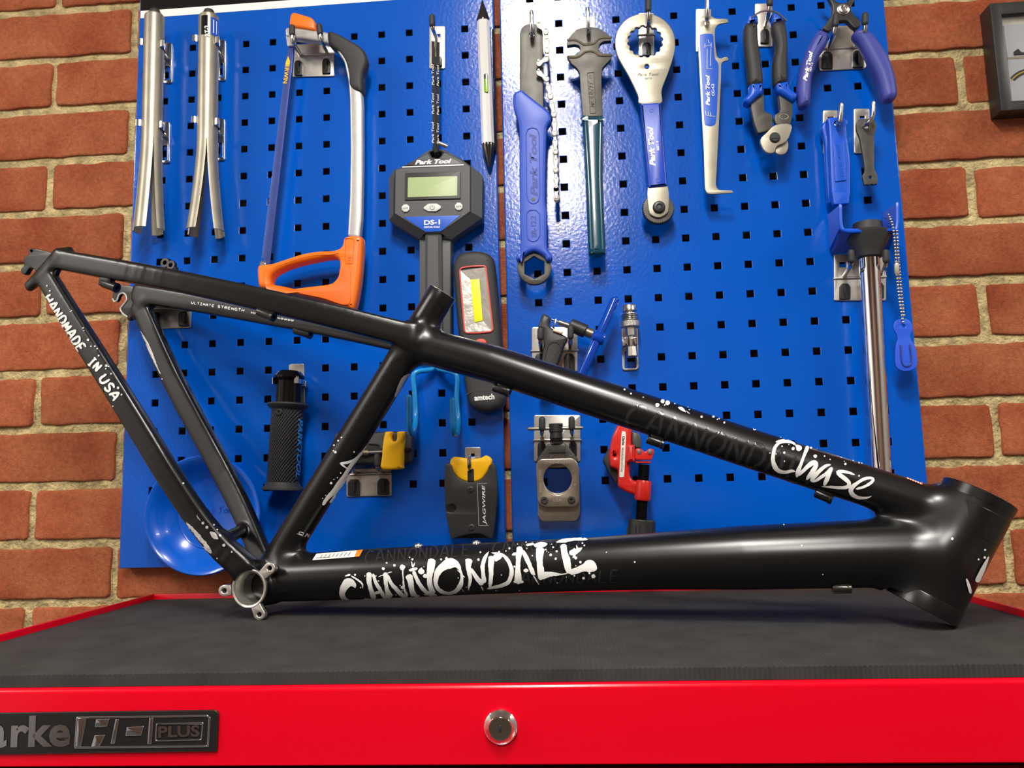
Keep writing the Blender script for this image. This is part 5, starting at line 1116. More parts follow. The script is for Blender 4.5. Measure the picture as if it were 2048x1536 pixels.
wh = [K5((390 + (104 + (4 if i % 2 else -4)) * math.cos(2 * math.pi * i / 96), 1390 + (100 + (4 if i % 2 else -4)) * math.sin(2 * math.pi * i / 96))) for i in range(96)]
flat('toothed_wheel', bt_, M_TOOLSTEEL, [wh], .0275, .008, .0006)
flat('end_plate', bt_, M_SS, cr(K5((318, 1250), (385, 1246), (452, 1240), (458, 1390), (440, 1430), (395, 1452), (345, 1437), (324, 1398)), n=3, closed=True), .0305, .003, .0008)
lathe('bolt', bt_, M_BLACKP, wp(*K5((393, 1385)), .0305), (0, -1, 0), [(0, .0078), (.0025, .0076), (.004, .0062), (.0045, .0036), (.003, .0024), (.003, .0001)], 28)

# ---------------------------------------------------------------- chain checker
hook('single hook through the top of the flat chain gauge', (*K5((640, 58)), *K5((742, 345))), wires=[[(*K5((712, 165)), .003), (*K5((712, 150)), .02), (*K5((714, 120)), .042), (*K5((717, -20)), .048)]])
cc_ = thing('chain_gauge', 'flat silver chain wear gauge with a blue label and hooked arms', 'gauge', wp(1425, 385, .03))
flat('plate', cc_, M_SS, [rounded(K5((648, 215), (652, 135), (685, 104), (740, 104), (772, 124), (852, 124), (860, 150), (795, 160), (768, 185), (766, 240), (772, 320), (782, 380), (808, 392), (838, 376), (858, 384), (856, 405), (832, 406), (809, 422), (808, 520), (800, 700), (778, 1150), (772, 1235), (790, 1268), (886, 1270), (890, 1288), (760, 1296), (715, 1294), (700, 1262), (692, 1000), (675, 700), (660, 400)), 6), circ(*K5((712, 150)), 5, 16)], .030, .0025, .0005)
lb_ = flat('blue_label', cc_, mat('blue_print', srgb(0, 82, 196), .4), cr(K5((666, 250), (684, 228), (738, 226), (757, 245), (765, 380), (791, 435), (787, 600), (776, 800), (755, 838), (716, 838), (696, 808), (684, 600), (672, 400)), n=4, closed=True), .0303, .0005, .0001)
text('lettering', lb_, M_WHITE, 'Park Tool', K5((733, 705)), K5((732, 500)), 8, .0305, bold=.045, shear=.25)
text('lettering', lb_, M_WHITE, 'CC-4.2', K5((764, 640)), K5((762, 560)), 5.5, .0305, bold=.02)
for a, b in (((695, 310), (745, 300)), ((722, 265), (730, 290)), ((700, 290), (700, 320)), ((742, 285), (742, 320)), ((716, 325), (714, 460)), ((740, 325), (738, 440)), ((714, 460), (750, 458)), ((705, 740), (708, 770)), ((708, 770), (770, 778)), ((722, 745), (722, 775)), ((738, 748), (738, 778))):
    rod('diagram_line', lb_, M_WHITE, [wp(*K5(a), .0306), wp(*K5(b), .0306)], .0003, 5)

# ---------------------------------------------------------------- cable cutters
hook('single hook with a black cap between the handles of the cable cutters', (*K5((1035, 22)), *K5((1150, 312))), wires=[[(*K5((1105, 170)), .003), (*K5((1110, 150)), .016), (*K5((1125, 90)), .042), (*K5((1134, 30)), .048)]], caps=[(K5((1134, 26)), K5((1134, -30)), .048)], plugs=[(*K5((1102, 240)), 9, 14)])
ct = thing('cable_cutters', 'cable cutting pliers with black and blue handles and a round pivot', 'pliers', wp(1545, 300, .03))
flat('grip', ct, M_RUBBER, cr(K5((972, 160), (1010, 142), (1055, 145), (1062, 250), (1086, 420), (1094, 548), (1050, 560), (1003, 552), (990, 430), (970, 280)), n=4, closed=True), .042, .020, .007)
flat('grip', ct, M_RUBBER, cr(K5((1152, 150), (1200, 130), (1240, 130), (1261, 260), (1258, 400), (1256, 525), (1215, 548), (1170, 548), (1164, 400), (1182, 290)), n=4, closed=True), .042, .020, .007)
for pts in ([(985, 95), (1010, 82), (1058, 92), (1062, 150), (968, 165)], [(1145, 85), (1195, 68), (1228, 84), (1245, 140), (1150, 158)], [(1003, 548), (1094, 540), (1092, 612), (1042, 650), (1000, 692), (962, 672), (965, 648), (1000, 612)], [(1172, 548), (1258, 533), (1278, 590), (1326, 620), (1318, 650), (1292, 672), (1255, 645), (1185, 605)]):
    flat('blue_sleeve', ct, M_PTBLUE2, rounded(K5(*pts), 4), .040, .018, .005)
flat('jaw', ct, M_TOOLSTEEL, rounded(K5((1003, 685), (1060, 645), (1095, 625), (1096, 742), (1150, 762), (1152, 850), (1112, 876), (1055, 892), (1028, 820)), 4), .033, .007, .001)
flat('jaw', ct, M_TOOLSTEEL, rounded(K5((1190, 600), (1286, 670), (1287, 760), (1272, 832), (1178, 834), (1164, 800), (1164, 768), (1206, 742)), 4), .033, .007, .001)
flat('cutting_blade', ct, M_SS, cr(K5((1112, 885), (1172, 832), (1276, 830), (1268, 900), (1236, 950), (1182, 976), (1160, 1020), (1110, 1016), (1078, 972), (1073, 925)), n=3, closed=True), .036, .005, .0009)
flat('cutting_blade', ct, M_SS, cr(K5((1175, 985), (1215, 962), (1250, 935), (1257, 985), (1238, 1024), (1198, 1032), (1170, 1016)), n=3, closed=True), .032, .005, .0009)
lathe('pivot_bolt', ct, M_BLACKP, wp(*K5((1166, 921)), .0355), (0, -1, 0), [(0, .0066), (.002, .0064), (.003, .0050), (.003, .0001)], 28)
box('pivot_slot', ct, M_PLUG, wp(*K5((1166, 921)), .0388), .0105, .0006, .0014)
wire(ct, 'lock_wire', M_STEEL, [(*K5((1010, 118)), .046), (*K5((1060, 85)), .050), (*K5((1110, 72)), .052), (*K5((1180, 85)), .050), (*K5((1243, 138)), .044)], .0011, 8)
ring(K5((1190, 775), (1215, 760), (1245, 762), (1262, 778), (1245, 796), (1212, 798)), .7, 'stamped_emblem', M_SS, .0336, WALL, ct)

# ---------------------------------------------------------------- chain link pliers
hook('wide twin hook with black caps between the blue pliers', rounded(S3((600, 340), (810, 345), (880, 480), (1000, 640), (1020, 890), (990, 915), (400, 945), (385, 900), (400, 640), (560, 500)), 2), wires=[[(*S3((515, 640)), .003), (*S3((520, 610)), .014), (*S3((580, 470)), .040), (*S3((605, 340)), .046)], [(*S3((870, 620)), .003), (*S3((880, 590)), .014), (*S3((990, 440)), .040), (*S3((1008, 310)), .046)]],
     caps=[(S3((605, 330)), S3((612, 215)), .046), (S3((1002, 305)), S3((1005, 205)), .046)], plugs=[(*S3((500, 800)), 11, 17), (*S3((915, 785)), 11, 17)], ridge=[(S3((430, 650)), S3((1000, 630)))], name='twin_tool_hook')
ml = thing('chain_link_pliers', 'chain link pliers with curved violet-blue handles and black jaws', 'pliers', wp(1700, 200, .03))
flat('jaws', ml, M_BLACKP, [rounded(S3((380, -150), (470, -120), (560, 50), (570, 110), (562, 190), (480, 310), (430, 370), (510, 425), (580, 380), (640, 280), (760, 270), (830, 350), (880, 385), (960, 330), (930, 260), (870, 210), (825, 150), (815, 90), (900, -60), (960, -150), (870, -150), (780, 20), (700, 40), (620, 20), (560, -60), (500, -150)), 5)], .034, .008, .0015)
flat('lever', ml, M_PTV if 'M_PTV' in globals() else mat('violet_blue_grip', srgb(56, 66, 152), .5, bump=.1, bscale=500, bdist=.0003), cr(S3((392, 375), (440, 372), (548, 432), (500, 580), (420, 700), (350, 860), (312, 1030), (292, 1320), (240, 1390), (160, 1390), (128, 1300), (118, 1130), (150, 900), (220, 680), (310, 490)), n=5, closed=True), .042, .022, .009, res=4)
rl_ = flat('lever', ml, mat('violet_blue_grip', (0, 0, 0)), cr(S3((870, 400), (960, 345), (1090, 380), (1220, 530), (1350, 740), (1430, 980), (1462, 1200), (1430, 1290), (1350, 1318), (1270, 1280), (1220, 1090), (1160, 930), (1060, 740), (960, 560), (880, 460)), n=5, closed=True), .042, .022, .009, res=4)
text('lettering', ml, M_WHITE, 'Park Tool', S3((225, 1085)), S3((308, 690)), 8.5, .0421, bold=.05, shear=.25)
text('lettering', ml, M_WHITE, 'MLP-1.2', S3((285, 955)), S3((308, 840)), 4.2, .0421, bold=.02)
lathe('pivot', ml, M_STEEL, wp(*S3((710, 128)), .034), (0, -1, 0), [(0, .0075), (.001, .0075), (.0016, .0062), (.003, .0058), (.0035, .0040), (.001, .0032), (.001, .0001)], 26)

# ---------------------------------------------------------------- tyre lever and spoke spanner
hook('bare hook carrying the blue tyre lever', (*S5((42, 140)), *S5((245, 745))), wires=[[(*S5((215, 345)), .003), (*S5((220, 335)), .022), (*S5((265, 310)), .042), (*S5((285, 250)), .046), (*S5((298, 62)), .048)]], slot=(*S5((108, 235)), *S5((190, 275))))
tl_ = thing('tyre_levers', 'set of clipped bright blue plastic tyre levers on a bare hook', 'tyre lever', wp(1680, 400, .03))
flat('rear_lever', tl_, M_PTBLUE2, cr(S5((22, 370), (60, 300), (100, 280), (140, 300), (150, 420), (130, 700), (150, 1000), (160, 1400), (120, 1380), (90, 1000), (70, 600), (40, 450)), n=3, closed=True), .020, .010, .003)
flat('front_lever', tl_, M_PTBLUE2, [rounded(S5((100, 250), (150, 235), (340, 240), (395, 275), (400, 340), (370, 370), (385, 520), (428, 840), (430, 1300), (405, 1440), (195, 1460), (165, 1280), (150, 1000), (135, 600), (120, 330)), 5), circ(*S5((235, 320)), 5, 14)], .031, .010, .002)
flat('raised_panel', tl_, M_PTBLUE2, [rounded(S5((185, 590), (335, 570), (372, 1120), (215, 1140)), 2)], .0325, .002, .0006)
text('embossed_text', tl_, mat('blue_print', srgb(0, 82, 196), .4), 'Park Tool', S5((330, 1070)), S5((270, 620)), 6, .0327, bold=.01, shear=.2)
flat('lip', tl_, M_PTBLUE2, rounded(S5((170, 1275), (418, 1275), (410, 1445), (195, 1460)), 3), .033, .005, .001)
hook('bare hook carrying the small grey spoke spanner', (*S5((475, 118)), *S5((690, 745))), wires=[[(*S5((600, 370)), .003), (*S5((605, 365)), .022), (*S5((655, 330)), .040), (*S5((735, 230)), .046), (*S5((745, 38)), .048)]], slot=(*S5((555, 222)), *S5((625, 260))))
sp = thing('spoke_spanner', 'small grey flat spoke spanner with a notched end', 'spanner', wp(1737, 375, .03))
flat('plate', sp, M_TOOLSTEEL, [rounded(S5((505, 320), (540, 268), (700, 258), (770, 280), (792, 340), (780, 420), (760, 480), (758, 960), (800, 1040), (808, 1110), (798, 1180), (770, 1172), (755, 1186), (720, 1170), (690, 1188), (655, 1178), (620, 1190), (605, 1110), (592, 1060), (630, 990), (610, 820), (560, 540), (515, 430)), 4), circ(*S5((645, 365)), 6, 16, 4.5), circ(*S5((703, 1080)), 3.2, 12)], .031, .004, .0006)

# ---------------------------------------------------------------- blue bracket, chrome post, bead chain and tag
br_ = thing('steerer_bracket', 'blue folded steel bracket behind the black rubber cone of the chrome post', 'bracket', wp(1720, 440, .01))
M_BRK = M_PTBLUE2
def sheet(name, pts, thick=.0022):
    me = mesh(name, [wp(x, y, d) for x, y, d in pts], [tuple(range(len(pts)))])
    bm = bmesh.new(); bm.from_mesh(me); bmesh.ops.solidify(bm, geom=bm.faces[:], thickness=thick); bm.to_mesh(me); bm.free()
    return link(name, me, M_BRK, br_, angle=30)
sheet('side_plate', [(*Q1((70, 190)), .006), (*Q1((160, 118)), .052), (*Q1((160, 300)), .052), (*Q1((90, 450)), .006)])
sheet('side_plate', [(*Q1((488, 180)), .006), (*Q1((600, 100)), .052), (*Q1((600, 290)), .052), (*Q1((500, 300)), .006)])
sheet('base_plate', [(*Q1((90, 470)), .004), (*Q1((165, 295)), .052), (*Q1((580, 300)), .052), (*Q1((520, 480)), .004)])
wire(br_, 'folded_edge', M_BRK, [(*Q1((155, 120)), .053), (*Q1((160, 260)), .053), (*Q1((185, 312)), .053), (*Q1((300, 318)), .053), (*Q1((540, 308)), .053), (*Q1((588, 285)), .053), (*Q1((592, 105)), .053)], .0022, 8, 2, 6)
for q in ((505, 220), (550, 185), (570, 200)): lathe('hole', br_, M_PLUG, wp(*Q1(q), .030), (0, -1, 0), [(0, .0012), (.0006, .0011), (.0006, .0001)], 10)
hook('twin hook with black caps carrying the chrome post', (*Q1((108, 492)), *Q1((508, 850))), wires=[[(*Q1((185, 665)), .003), (*Q1((200, 640)), .014), (*Q1((232, 590)), .040), (*Q1((243, 540)), .048)], [(*Q1((478, 640)), .003), (*Q1((486, 620)), .014), (*Q1((500, 590)), .040), (*Q1((508, 540)), .048)]],
     caps=[(Q1((243, 540)), Q1((238, 480)), .048), (Q1((508, 540)), Q1((505, 480)), .048)], plugs=[(*Q1((193, 778)), 11, 16), (*Q1((455, 770)), 10, 16)], ridge=[(Q1((112, 680)), Q1((500, 665)))], slot=(*Q1((150, 552)), *Q1((205, 592))), name='twin_tool_hook')
cp = thing('chrome_post', 'polished chrome post with a black rubber cone on top', 'hand tool', wp(1765, 960, .03))
p0, p1 = wp(*Q1((376, 505)), .034), wp(1764, 985, .034); axp = (p1 - p0) / np.linalg.norm(p1 - p0); rp = 19.5 * pxm(1740, 650, .034)
lathe('post', cp, mat('mirror_chrome', (0.80, 0.79, 0.78), .05, 1.0), p0, axp, [(-.01, rp), (np.linalg.norm(p1 - p0), rp), (np.linalg.norm(p1 - p0), rp * .85), (.0, rp * .85)], 48, close=True)
lathe('rubber_cone', cp, M_RUBBER, p0, -axp, [(-.004, rp * 1.02), (-.002, rp * 1.25), (.006, rp * 1.4), (.022, rp * 2.15), (.027, rp * 2.25), (.0285, rp * 2.1), (.030, rp * 1.55), (.040, rp * 1.42), (.0405, rp * 1.3), (.036, rp * 1.2), (.036, .0003)], 48)
bc = thing('bead_chain_tag', 'blue screwdriver-shaped tag hanging on a double bead chain from the blue bracket', 'tag', wp(1800, 740, .03))
V = []; F = []; 
def beads(pts):
    P = cr(W3(pts), n=10); dl = np.r_[0, np.cumsum(np.linalg.norm(np.diff(P, axis=0), axis=1))]
    ms = []
    for s in np.arange(0, dl[-1], .0040):
        c = [np.interp(s, dl, P[:, i]) for i in range(3)]
        bm = bmesh.new(); bmesh.ops.create_icosphere(bm, subdivisions=1, radius=.0020); bmesh.ops.translate(bm, verts=bm.verts, vec=c); me = bpy.data.meshes.new('b'); bm.to_mesh(me); bm.free(); ms.append(me)
    return ms
bo = link('bead_chain', join(*(beads([(*Q1((528, 190)), .048), (*Q1((560, 290)), .055), (*Q1((580, 500)), .050), (*Q1((605, 800)), .042), (*Q1((640, 1040)), .036)]) + beads([(*Q1((590, 315)), .054), (*Q1((600, 500)), .048), (*Q1((625, 800)), .040), (*Q1((645, 980)), .034)]))), M_WIRE, bc, 'silver bead chain', 60); bo['kind'] = 'stuff'
rod('chain_clasp', bc, mat('cream_clasp', (.6, .56, .45), .4, .5), W3([(*Q1((588, 575)), .049), (*Q1((592, 635)), .047)]), .0028, 10, 2)
tg = flat('tag', bc, mat('blue_tag_plastic', srgb(40, 88, 214), .35), [cr(Q1((565, 1060), (578, 1010), (620, 988), (670, 992), (708, 1030), (712, 1075), (695, 1110), (700, 1150), (728, 1190), (744, 1260), (748, 1340), (720, 1375), (665, 1392), (610, 1380), (582, 1345), (578, 1260), (585, 1190), (598, 1150), (590, 1110)), n=4, closed=True), circ(*Q1((645, 1045)), 3.2, 12)], .034, .0025, .0006)
wire(tg, 'groove', mat('dark_groove_blue', srgb(14, 44, 130), .5), [(*Q1((620, 1190)), .0342), (*Q1((625, 1300)), .0342), (*Q1((645, 1350)), .0342), (*Q1((685, 1350)), .0342), (*Q1((702, 1310)), .0342), (*Q1((690, 1190)), .0342)], .0011, 8, 2)

# ---------------------------------------------------------------- chain rivet tool
hook('twin hook with black caps holding the black and blue chain tool', (*Q2((110, 520)), *Q2((848, 1235))), wires=[[(*Q2((270, 900)), .003), (*Q2((262, 880)), .014), (*Q2((250, 780)), .038), (*Q2((248, 690)), .044)], [(*Q2((730, 870)), .003), (*Q2((730, 850)), .014), (*Q2((735, 760)), .038), (*Q2((735, 670)), .044)]],
     caps=[(Q2((250, 690)), Q2((252, 570)), .044), (Q2((735, 670)), Q2((738, 535)), .044)], plugs=[(*Q2((250, 1080)), 11, 17), (*Q2((718, 1090)), 11, 18)], ridge=[(Q2((112, 905)), Q2((848, 895)))], name='twin_tool_hook')
cr_t = thing('chain_tool', 'black chain rivet tool with a blue T-bar handle', 'hand tool', wp(1140, 700, .03))
flat('body', cr_t, M_BLACKP, [rounded(Q2((205, 520), (280, 300), (300, 295), (415, 350), (400, 440), (390, 490), (440, 540), (620, 640), (700, 690), (640, 800), (520, 1150), (400, 1500), (330, 1560), (200, 1500), (250, 1200), (300, 800), (290, 570), (250, 545)), 5)], .034, .016, .003)
ring([(Q2((350, 870))), (Q2((385, 790))), (Q2((450, 755))), (Q2((530, 765))), (Q2((578, 830))), (Q2((575, 920))), (Q2((480, 1180))), (Q2((400, 1400))), (Q2((280, 1350))), (Q2((310, 1050)))], 1.4, 'raised_border', M_BLACKP, .0349, WALL, cr_t)
text('embossed_text', cr_t, mat('grey_black', (.035, .035, .036), .4), 'Park', Q2((400, 1130)), Q2((520, 900)), 6, .0343, bold=.01)
rod('screw_thread', cr_t, M_STEEL, W3([(*Q2((430, 395)), .033), (*Q2((560, 440)), .033)]), .0012, 8)
th_ = [wp(*(np.array(Q2((540, 440))) + (np.array(Q2((720, 500))) - np.array(Q2((540, 440)))) * u), .033) for u in np.linspace(0, 1, 25)]
rod('screw_thread', cr_t, M_STEEL, th_, [.0042 if i % 2 else .0035 for i in range(25)], 14)
c0, c1 = wp(*Q2((725, 480)), .033), wp(*Q2((985, 590)), .033); ac = (c1 - c0) / np.linalg.norm(c1 - c0); lc_ = np.linalg.norm(c1 - c0)
lathe('barrel', cr_t, M_BLACKP, c0, ac, [(0, .006), (.001, .0082), (lc_ * .95, .0086), (lc_, .0078), (lc_, .0002)], 28)
lathe('collar', cr_t, mat('grey_steel', (.35, .32, .27), .3, .9), c1, ac, [(0, .0062), (.009, .0062), (.009, .0002)], 24)
for (a, b) in (((560, 600), (615, 560)),): flat('brass_pad', cr_t, mat('copper_pad', (.62, .42, .27), .35, .8), rounded(Q2((445, 585), (475, 530), (615, 585), (600, 640)), 2), .0365, .004, .0006)
wire(cr_t, 'pin_clip', M_WIRE, [(*Q2((500, 380)), .036), (*Q2((480, 460)), .038), (*Q2((450, 510)), .038), (*Q2((475, 540)), .036)], .0009, 6)
M_BLUEST = mat('blue_enamel', srgb(0, 62, 172), .16, coat=.5)
rod('t_bar', cr_t, M_BLUEST, W3([(*Q2((1450, 85)), .036), (*Q2((915, 1290)), .036)]), .0055, 18, 3)
lathe('hub', cr_t, M_BLUEST, wp(*Q2((1100, 655)), .036), wp(*Q2((1290, 730)), .036) - wp(*Q2((1100, 655)), .036), [(0, .0058), (.002, .0078), (.012, .0080), (.015, .0066), (.0152, .0002)], 28)

# ---------------------------------------------------------------- crank extractor in its clip
ce = thing('crank_extractor', 'chrome crank extractor with a knurled collar standing in a clip', 'hand tool', wp(1262, 720, .02))
ca, cb_ = wp(*Q2((1680, 165)), .018), wp(*Q2((1735, 1020)), .018); ax2 = (cb_ - ca) / np.linalg.norm(cb_ - ca); u8 = 1 / 8.083 * pxm(1260, 660, .018); u9 = u8
M_NICK = mat('satin_nickel', (0.56, 0.53, 0.47), .28, 1.0)
lathe('cap', ce, M_NICK, ca, ax2, [(0, 60 * 1.18 * u8), (6 * u8, 92 * 1.18 * u8), (20 * u8, 100 * 1.18 * u8), (100 * u8, 100 * 1.18 * u8), (108 * u8, 90 * 1.18 * u8), (120 * u8, 55 * 1.18 * u8)], 36)
pf = [(120 * u8, 60 * 1.18 * u8), (140 * u8, 62 * 1.18 * u8), (150 * u8, 110 * 1.18 * u8)]
for i in range(8): pf += [((155 + i * 14) * u8, (139 if i % 2 else 130) * u8)]
pf += [(270 * u8, 95 * 1.18 * u8)]
lathe('threaded_body', ce, M_NICK, ca, ax2, pf, 36)
kn = mat('knurled_nickel', (0.50, 0.48, 0.43), .35, 1.0, bump=.8, bscale=1500, bdist=.001)
lathe('knurled_collar', ce, kn, ca, ax2, [(268 * u8, 115 * 1.18 * u8), (275 * u8, 130 * 1.18 * u8), (360 * u8, 130 * 1.18 * u8), (372 * u8, 110 * 1.18 * u8), (372 * u8, 40 * 1.18 * u8)], 48)
lathe('stem', ce, M_NICK, ca, ax2, [(370 * u8, 65 * 1.18 * u8), (500 * u8, 62 * 1.18 * u8), (520 * u8, 38 * 1.18 * u8), (660 * u8, 36 * 1.18 * u8), (690 * u8, 70 * 1.18 * u8), (840 * u8, 78 * 1.18 * u8), (860 * u8, 66 * 1.18 * u8), (862 * u8, 4 * 1.18 * u8)], 8, angle=20)
tt = thing('spring_clip', 'spring clip around the chrome crank extractor', 'clip', wp(1262, 690, 0), 'spring clips holding tubes')
flat('back_plate', tt, M_ZINC, [rounded(Q2((1565, 540), (1825, 535), (1838, 1180), (1800, 1215), (1600, 1220), (1572, 1185)), 3), rounded(Q2((1610, 900), (1800, 895), (1800, 1185), (1612, 1190)), 2)], .0024, .002, .0005)
for pts in ([(1602, 685), (1662, 680), (1668, 790), (1620, 800)], [(1748, 680), (1818, 672), (1825, 800), (1775, 800)], [(1568, 730), (1618, 735), (1625, 820), (1575, 835)]): flat('spring_arm', tt, M_WIRE, rounded(Q2(*pts), 2), .024, .020, .0008)

# ---------------------------------------------------------------- saw guide
hook('twin hook with black caps holding the steel saw guide', (*Q6((172, 62)), *Q6((742, 635))), wires=[[(*Q6((270, 320)), .003), (*Q6((270, 310)), .016), (*Q6((270, 285)), .034), (*Q6((272, 235)), .042)], [(*Q6((640, 320)), .003), (*Q6((640, 310)), .016), (*Q6((637, 275)), .034), (*Q6((635, 225)), .042)]],
     caps=[(Q6((272, 225)), Q6((272, 120)), .042), (Q6((635, 215)), Q6((635, 115)), .042)], plugs=[(*Q6((265, 480)), 8, 15), (*Q6((650, 475)), 8, 15)], ridge=[(Q6((175, 372)), Q6((740, 368)))], name='twin_tool_hook')
sg = thing('saw_guide', 'steel threadless saw guide with a round hole and stamped words', 'hand tool', wp(1116, 1035, .03))
M_SG = mat('warm_steel', (0.36, 0.32, 0.26), .36, .85, var=.14, vscale=60)
flat('rear_plate', sg, M_SG, [rounded(Q6((215, 700), (730, 690), (738, 1290), (690, 1370), (270, 1375), (215, 1310)), 6), circ(*Q6((462, 850)), 172 / 6.147, 40)], .022, .006, .0012)
flat('front_plate', sg, M_SG, [rounded(Q6((195, 660), (240, 600), (660, 588), (718, 660), (728, 1130), (690, 1195), (300, 1200), (215, 1150)), 8), [Q6((462 + 172 * math.cos(a), 848 + 180 * math.sin(a))) if not (.55 < a < 2.6) else Q6((462 + 172 * math.cos(a), 848 + (185 + 6 * math.sin(a)) * math.sin(a))) for a in np.linspace(0, 2 * math.pi, 49)[:-1]]], .034, .007, .0014)
flat('clamp_block', sg, M_TOOLSTEEL, [rounded(Q6((205, 600), (350, 412), (560, 408), (712, 600), (705, 640), (200, 645)), 4), rounded(Q6((360, 535), (550, 530), (550, 590), (358, 592)), 1)], .030, .012, .002)
s0, s1 = wp(*Q6((440, 170)), .028), wp(*Q6((446, 405)), .028); ass = (s1 - s0) / np.linalg.norm(s1 - s0); ls = np.linalg.norm(s1 - s0)
pf = [(0, .004), (0, .0085), (ls * .42, .0085), (ls * .46, .0075), (ls * .75, .0078)] + [(ls * (.76 + .03 * i), .0082 if i % 2 else .0070) for i in range(8)]
lathe('clamp_screw', sg, M_BLACKP, s0, ass, pf, 28)
rod('tommy_bar', sg, M_RIM, W3([(*Q6((108, 232)), .028), (*Q6((758, 218)), .028)]), .0022, 12, 3)
for c in ((300, 1110), (632, 1105)): lathe('bolt', sg, M_TOOLSTEEL, wp(*Q6(c), .034), (0, -1, 0), [(0, .0046), (.002, .0044), (.0028, .0036), (.0028, .0020), (.0008, .0018), (.0008, .0001)], 22)
for c in ((368, 470), (530, 470)): lathe('dowel', sg, M_TOOLSTEEL, wp(*Q6(c), .030), (0, -1, 0), [(0, .0024), (.0006, .0022), (.0006, .0001)], 16)
M_STAMP = mat('stamped_bright', (.66, .62, .54), .35, .7)
text('stamped_text', sg, M_STAMP, 'THREADLESS', Q6((295, 662)), Q6((612, 658)), 5.4, .0342)
text('stamped_text', sg, M_STAMP, 'USA', Q6((412, 1128)), Q6((515, 1122)), 6, .0342)
text('stamped_text', sg, M_STAMP, 'PARK TOOL', Q6((268, 1008)), Q6((262, 730)), 5, .0342)
text('stamped_text', sg, M_STAMP, 'SG-6', Q6((655, 800)), Q6((660, 930)), 5, .0342)

# ---------------------------------------------------------------- pipe cutter
hook('single hook holding the red pipe cutter, hidden behind the top tube', (1240, 800, 1268, 850), wires=[[(1254, 830, .003), (1254, 826, .02), (1254, 818, .036), (1254, 800, .040)]])
pc = thing('pipe_cutter', 'red pipe cutter with a white label strip, black screw and fluted black knob', 'pipe cutter', wp(1275, 1060, .03))
M_REDC = mat('red_casting', srgb(206, 36, 26), .3, coat=.3)
flat('reamer', pc, M_BLACKP, rounded(Q3((150, 400), (90, 540), (160, 680), (258, 840), (300, 700), (290, 500)), 4), .026, .010, .002)
flat('frame', pc, M_REDC, [rounded(Q3((262, 130), (300, 60), (440, 60), (434, 350), (425, 560), (410, 700), (440, 770), (530, 780), (640, 790), (648, 860), (560, 960), (470, 948), (370, 915), (268, 850), (270, 640), (182, 620), (165, 500), (178, 370), (210, 240)), 6), circ(*Q3((233, 473)), 2.8, 12)], .036, .016, .004)
lathe('screw_boss', pc, M_REDC, wp(*Q3((578, 775)), .034), wp(*Q3((556, 1015)), .034) - wp(*Q3((578, 775)), .034), [(0, .004), (0, .0085), (.002, .0092), (.021, .0098), (.0235, .0088), (.0235, .003)], 32)
flat('label_strip', pc, mat('white_label', (.78, .76, .70), .45), cr(Q3((315, 215), (340, 196), (364, 215), (360, 400), (345, 700), (330, 732), (305, 735), (288, 708), (300, 480)), n=5, closed=True), .0366, .001, .0002, label='white label strip')
text('label_text', pc, M_BLACKP, 'Clarke', Q3((324, 250)), Q3((320, 355)), 4.6, .0367, bold=.04)
text('label_text', pc, M_BLACKP, 'MODELNO.CHT242', Q3((316, 385)), Q3((302, 672)), 3.6, .0367)
flat('slide', pc, M_REDC, rounded(Q3((380, 352), (400, 345), (472, 352), (474, 540), (464, 556), (378, 550)), 3), .046, .022, .003)
sd = flat('roller_carrier', pc, M_REDC, [rounded(Q3((472, 400), (520, 390), (555, 405), (590, 442), (620, 410), (650, 396), (690, 405), (705, 440), (680, 490), (670, 530), (472, 530)), 5)], .042, .004, .001)
flat('roller_carrier', pc, M_REDC, rounded(Q3((472, 540), (665, 545), (660, 575), (480, 570)), 2), .040, .018, .002)
for c in ((522, 434), (650, 437)): lathe('roller_pin', pc, M_STEEL, wp(*Q3(c), .042), (0, -1, 0), [(0, .0030), (.0012, .0026), (.0014, .0001)], 16)
flat('cutter_arm', pc, mat('grey_casting', (.09, .09, .085), .4, .6), rounded(Q3((435, 190), (520, 210), (552, 280), (550, 395), (480, 395), (440, 340)), 4), .036, .010, .002)
z0, z1 = wp(*Q3((580, 585)), .034), wp(*Q3((545, 1245)), .034); pr_ = [z0 + (z1 - z0) * u for u in np.linspace(0, 1, 85)]
rod('screw', pc, mat('black_oxide', (.03, .029, .027), .3, .8), pr_, [.0072 if i % 2 else .0060 for i in range(85)], 16)
kb = wp(*Q3((552, 1235)), .034); ak = (z1 - z0) / np.linalg.norm(z1 - z0)
V = []; F = []; nkb = 48; rk = 27 * pxm(1283, 1050, .034)
for i, (t_, r_k, fl3) in enumerate([(0, .3, 0), (0, .96, 0), (.001, 1.0, 0), (.006, 1.03, .02), (.022, 1.12, .13), (.034, 1.16, .15), (.036, 1.05, .1), (.036, .1, 0)]):
    e1 = np.cross(ak, (0, 1, 0)); e1 /= np.linalg.norm(e1); e2 = np.cross(ak, e1)
    for j in range(nkb):
        a = 2 * math.pi * j / nkb; rr = rk * r_k * (1 - fl3 * (1 if j % 4 in (0, 1) else 0)); V.append(kb + ak * t_ + rr * (e1 * math.cos(a) + e2 * math.sin(a)))
for i in range(7):
    for j in range(nkb): F.append((i * nkb + j, i * nkb + (j + 1) % nkb, (i + 1) * nkb + (j + 1) % nkb, (i + 1) * nkb + j))
F.append(tuple(range(nkb))); F.append(tuple(7 * nkb + j for j in range(nkb)))
me = mesh('knob', V, F); bm = bmesh.new(); bm.from_mesh(me); bmesh.ops.recalc_face_normals(bm, faces=bm.faces); bm.to_mesh(me); bm.free(); link('fluted_knob', me, M_BLACKP, pc, angle=25)

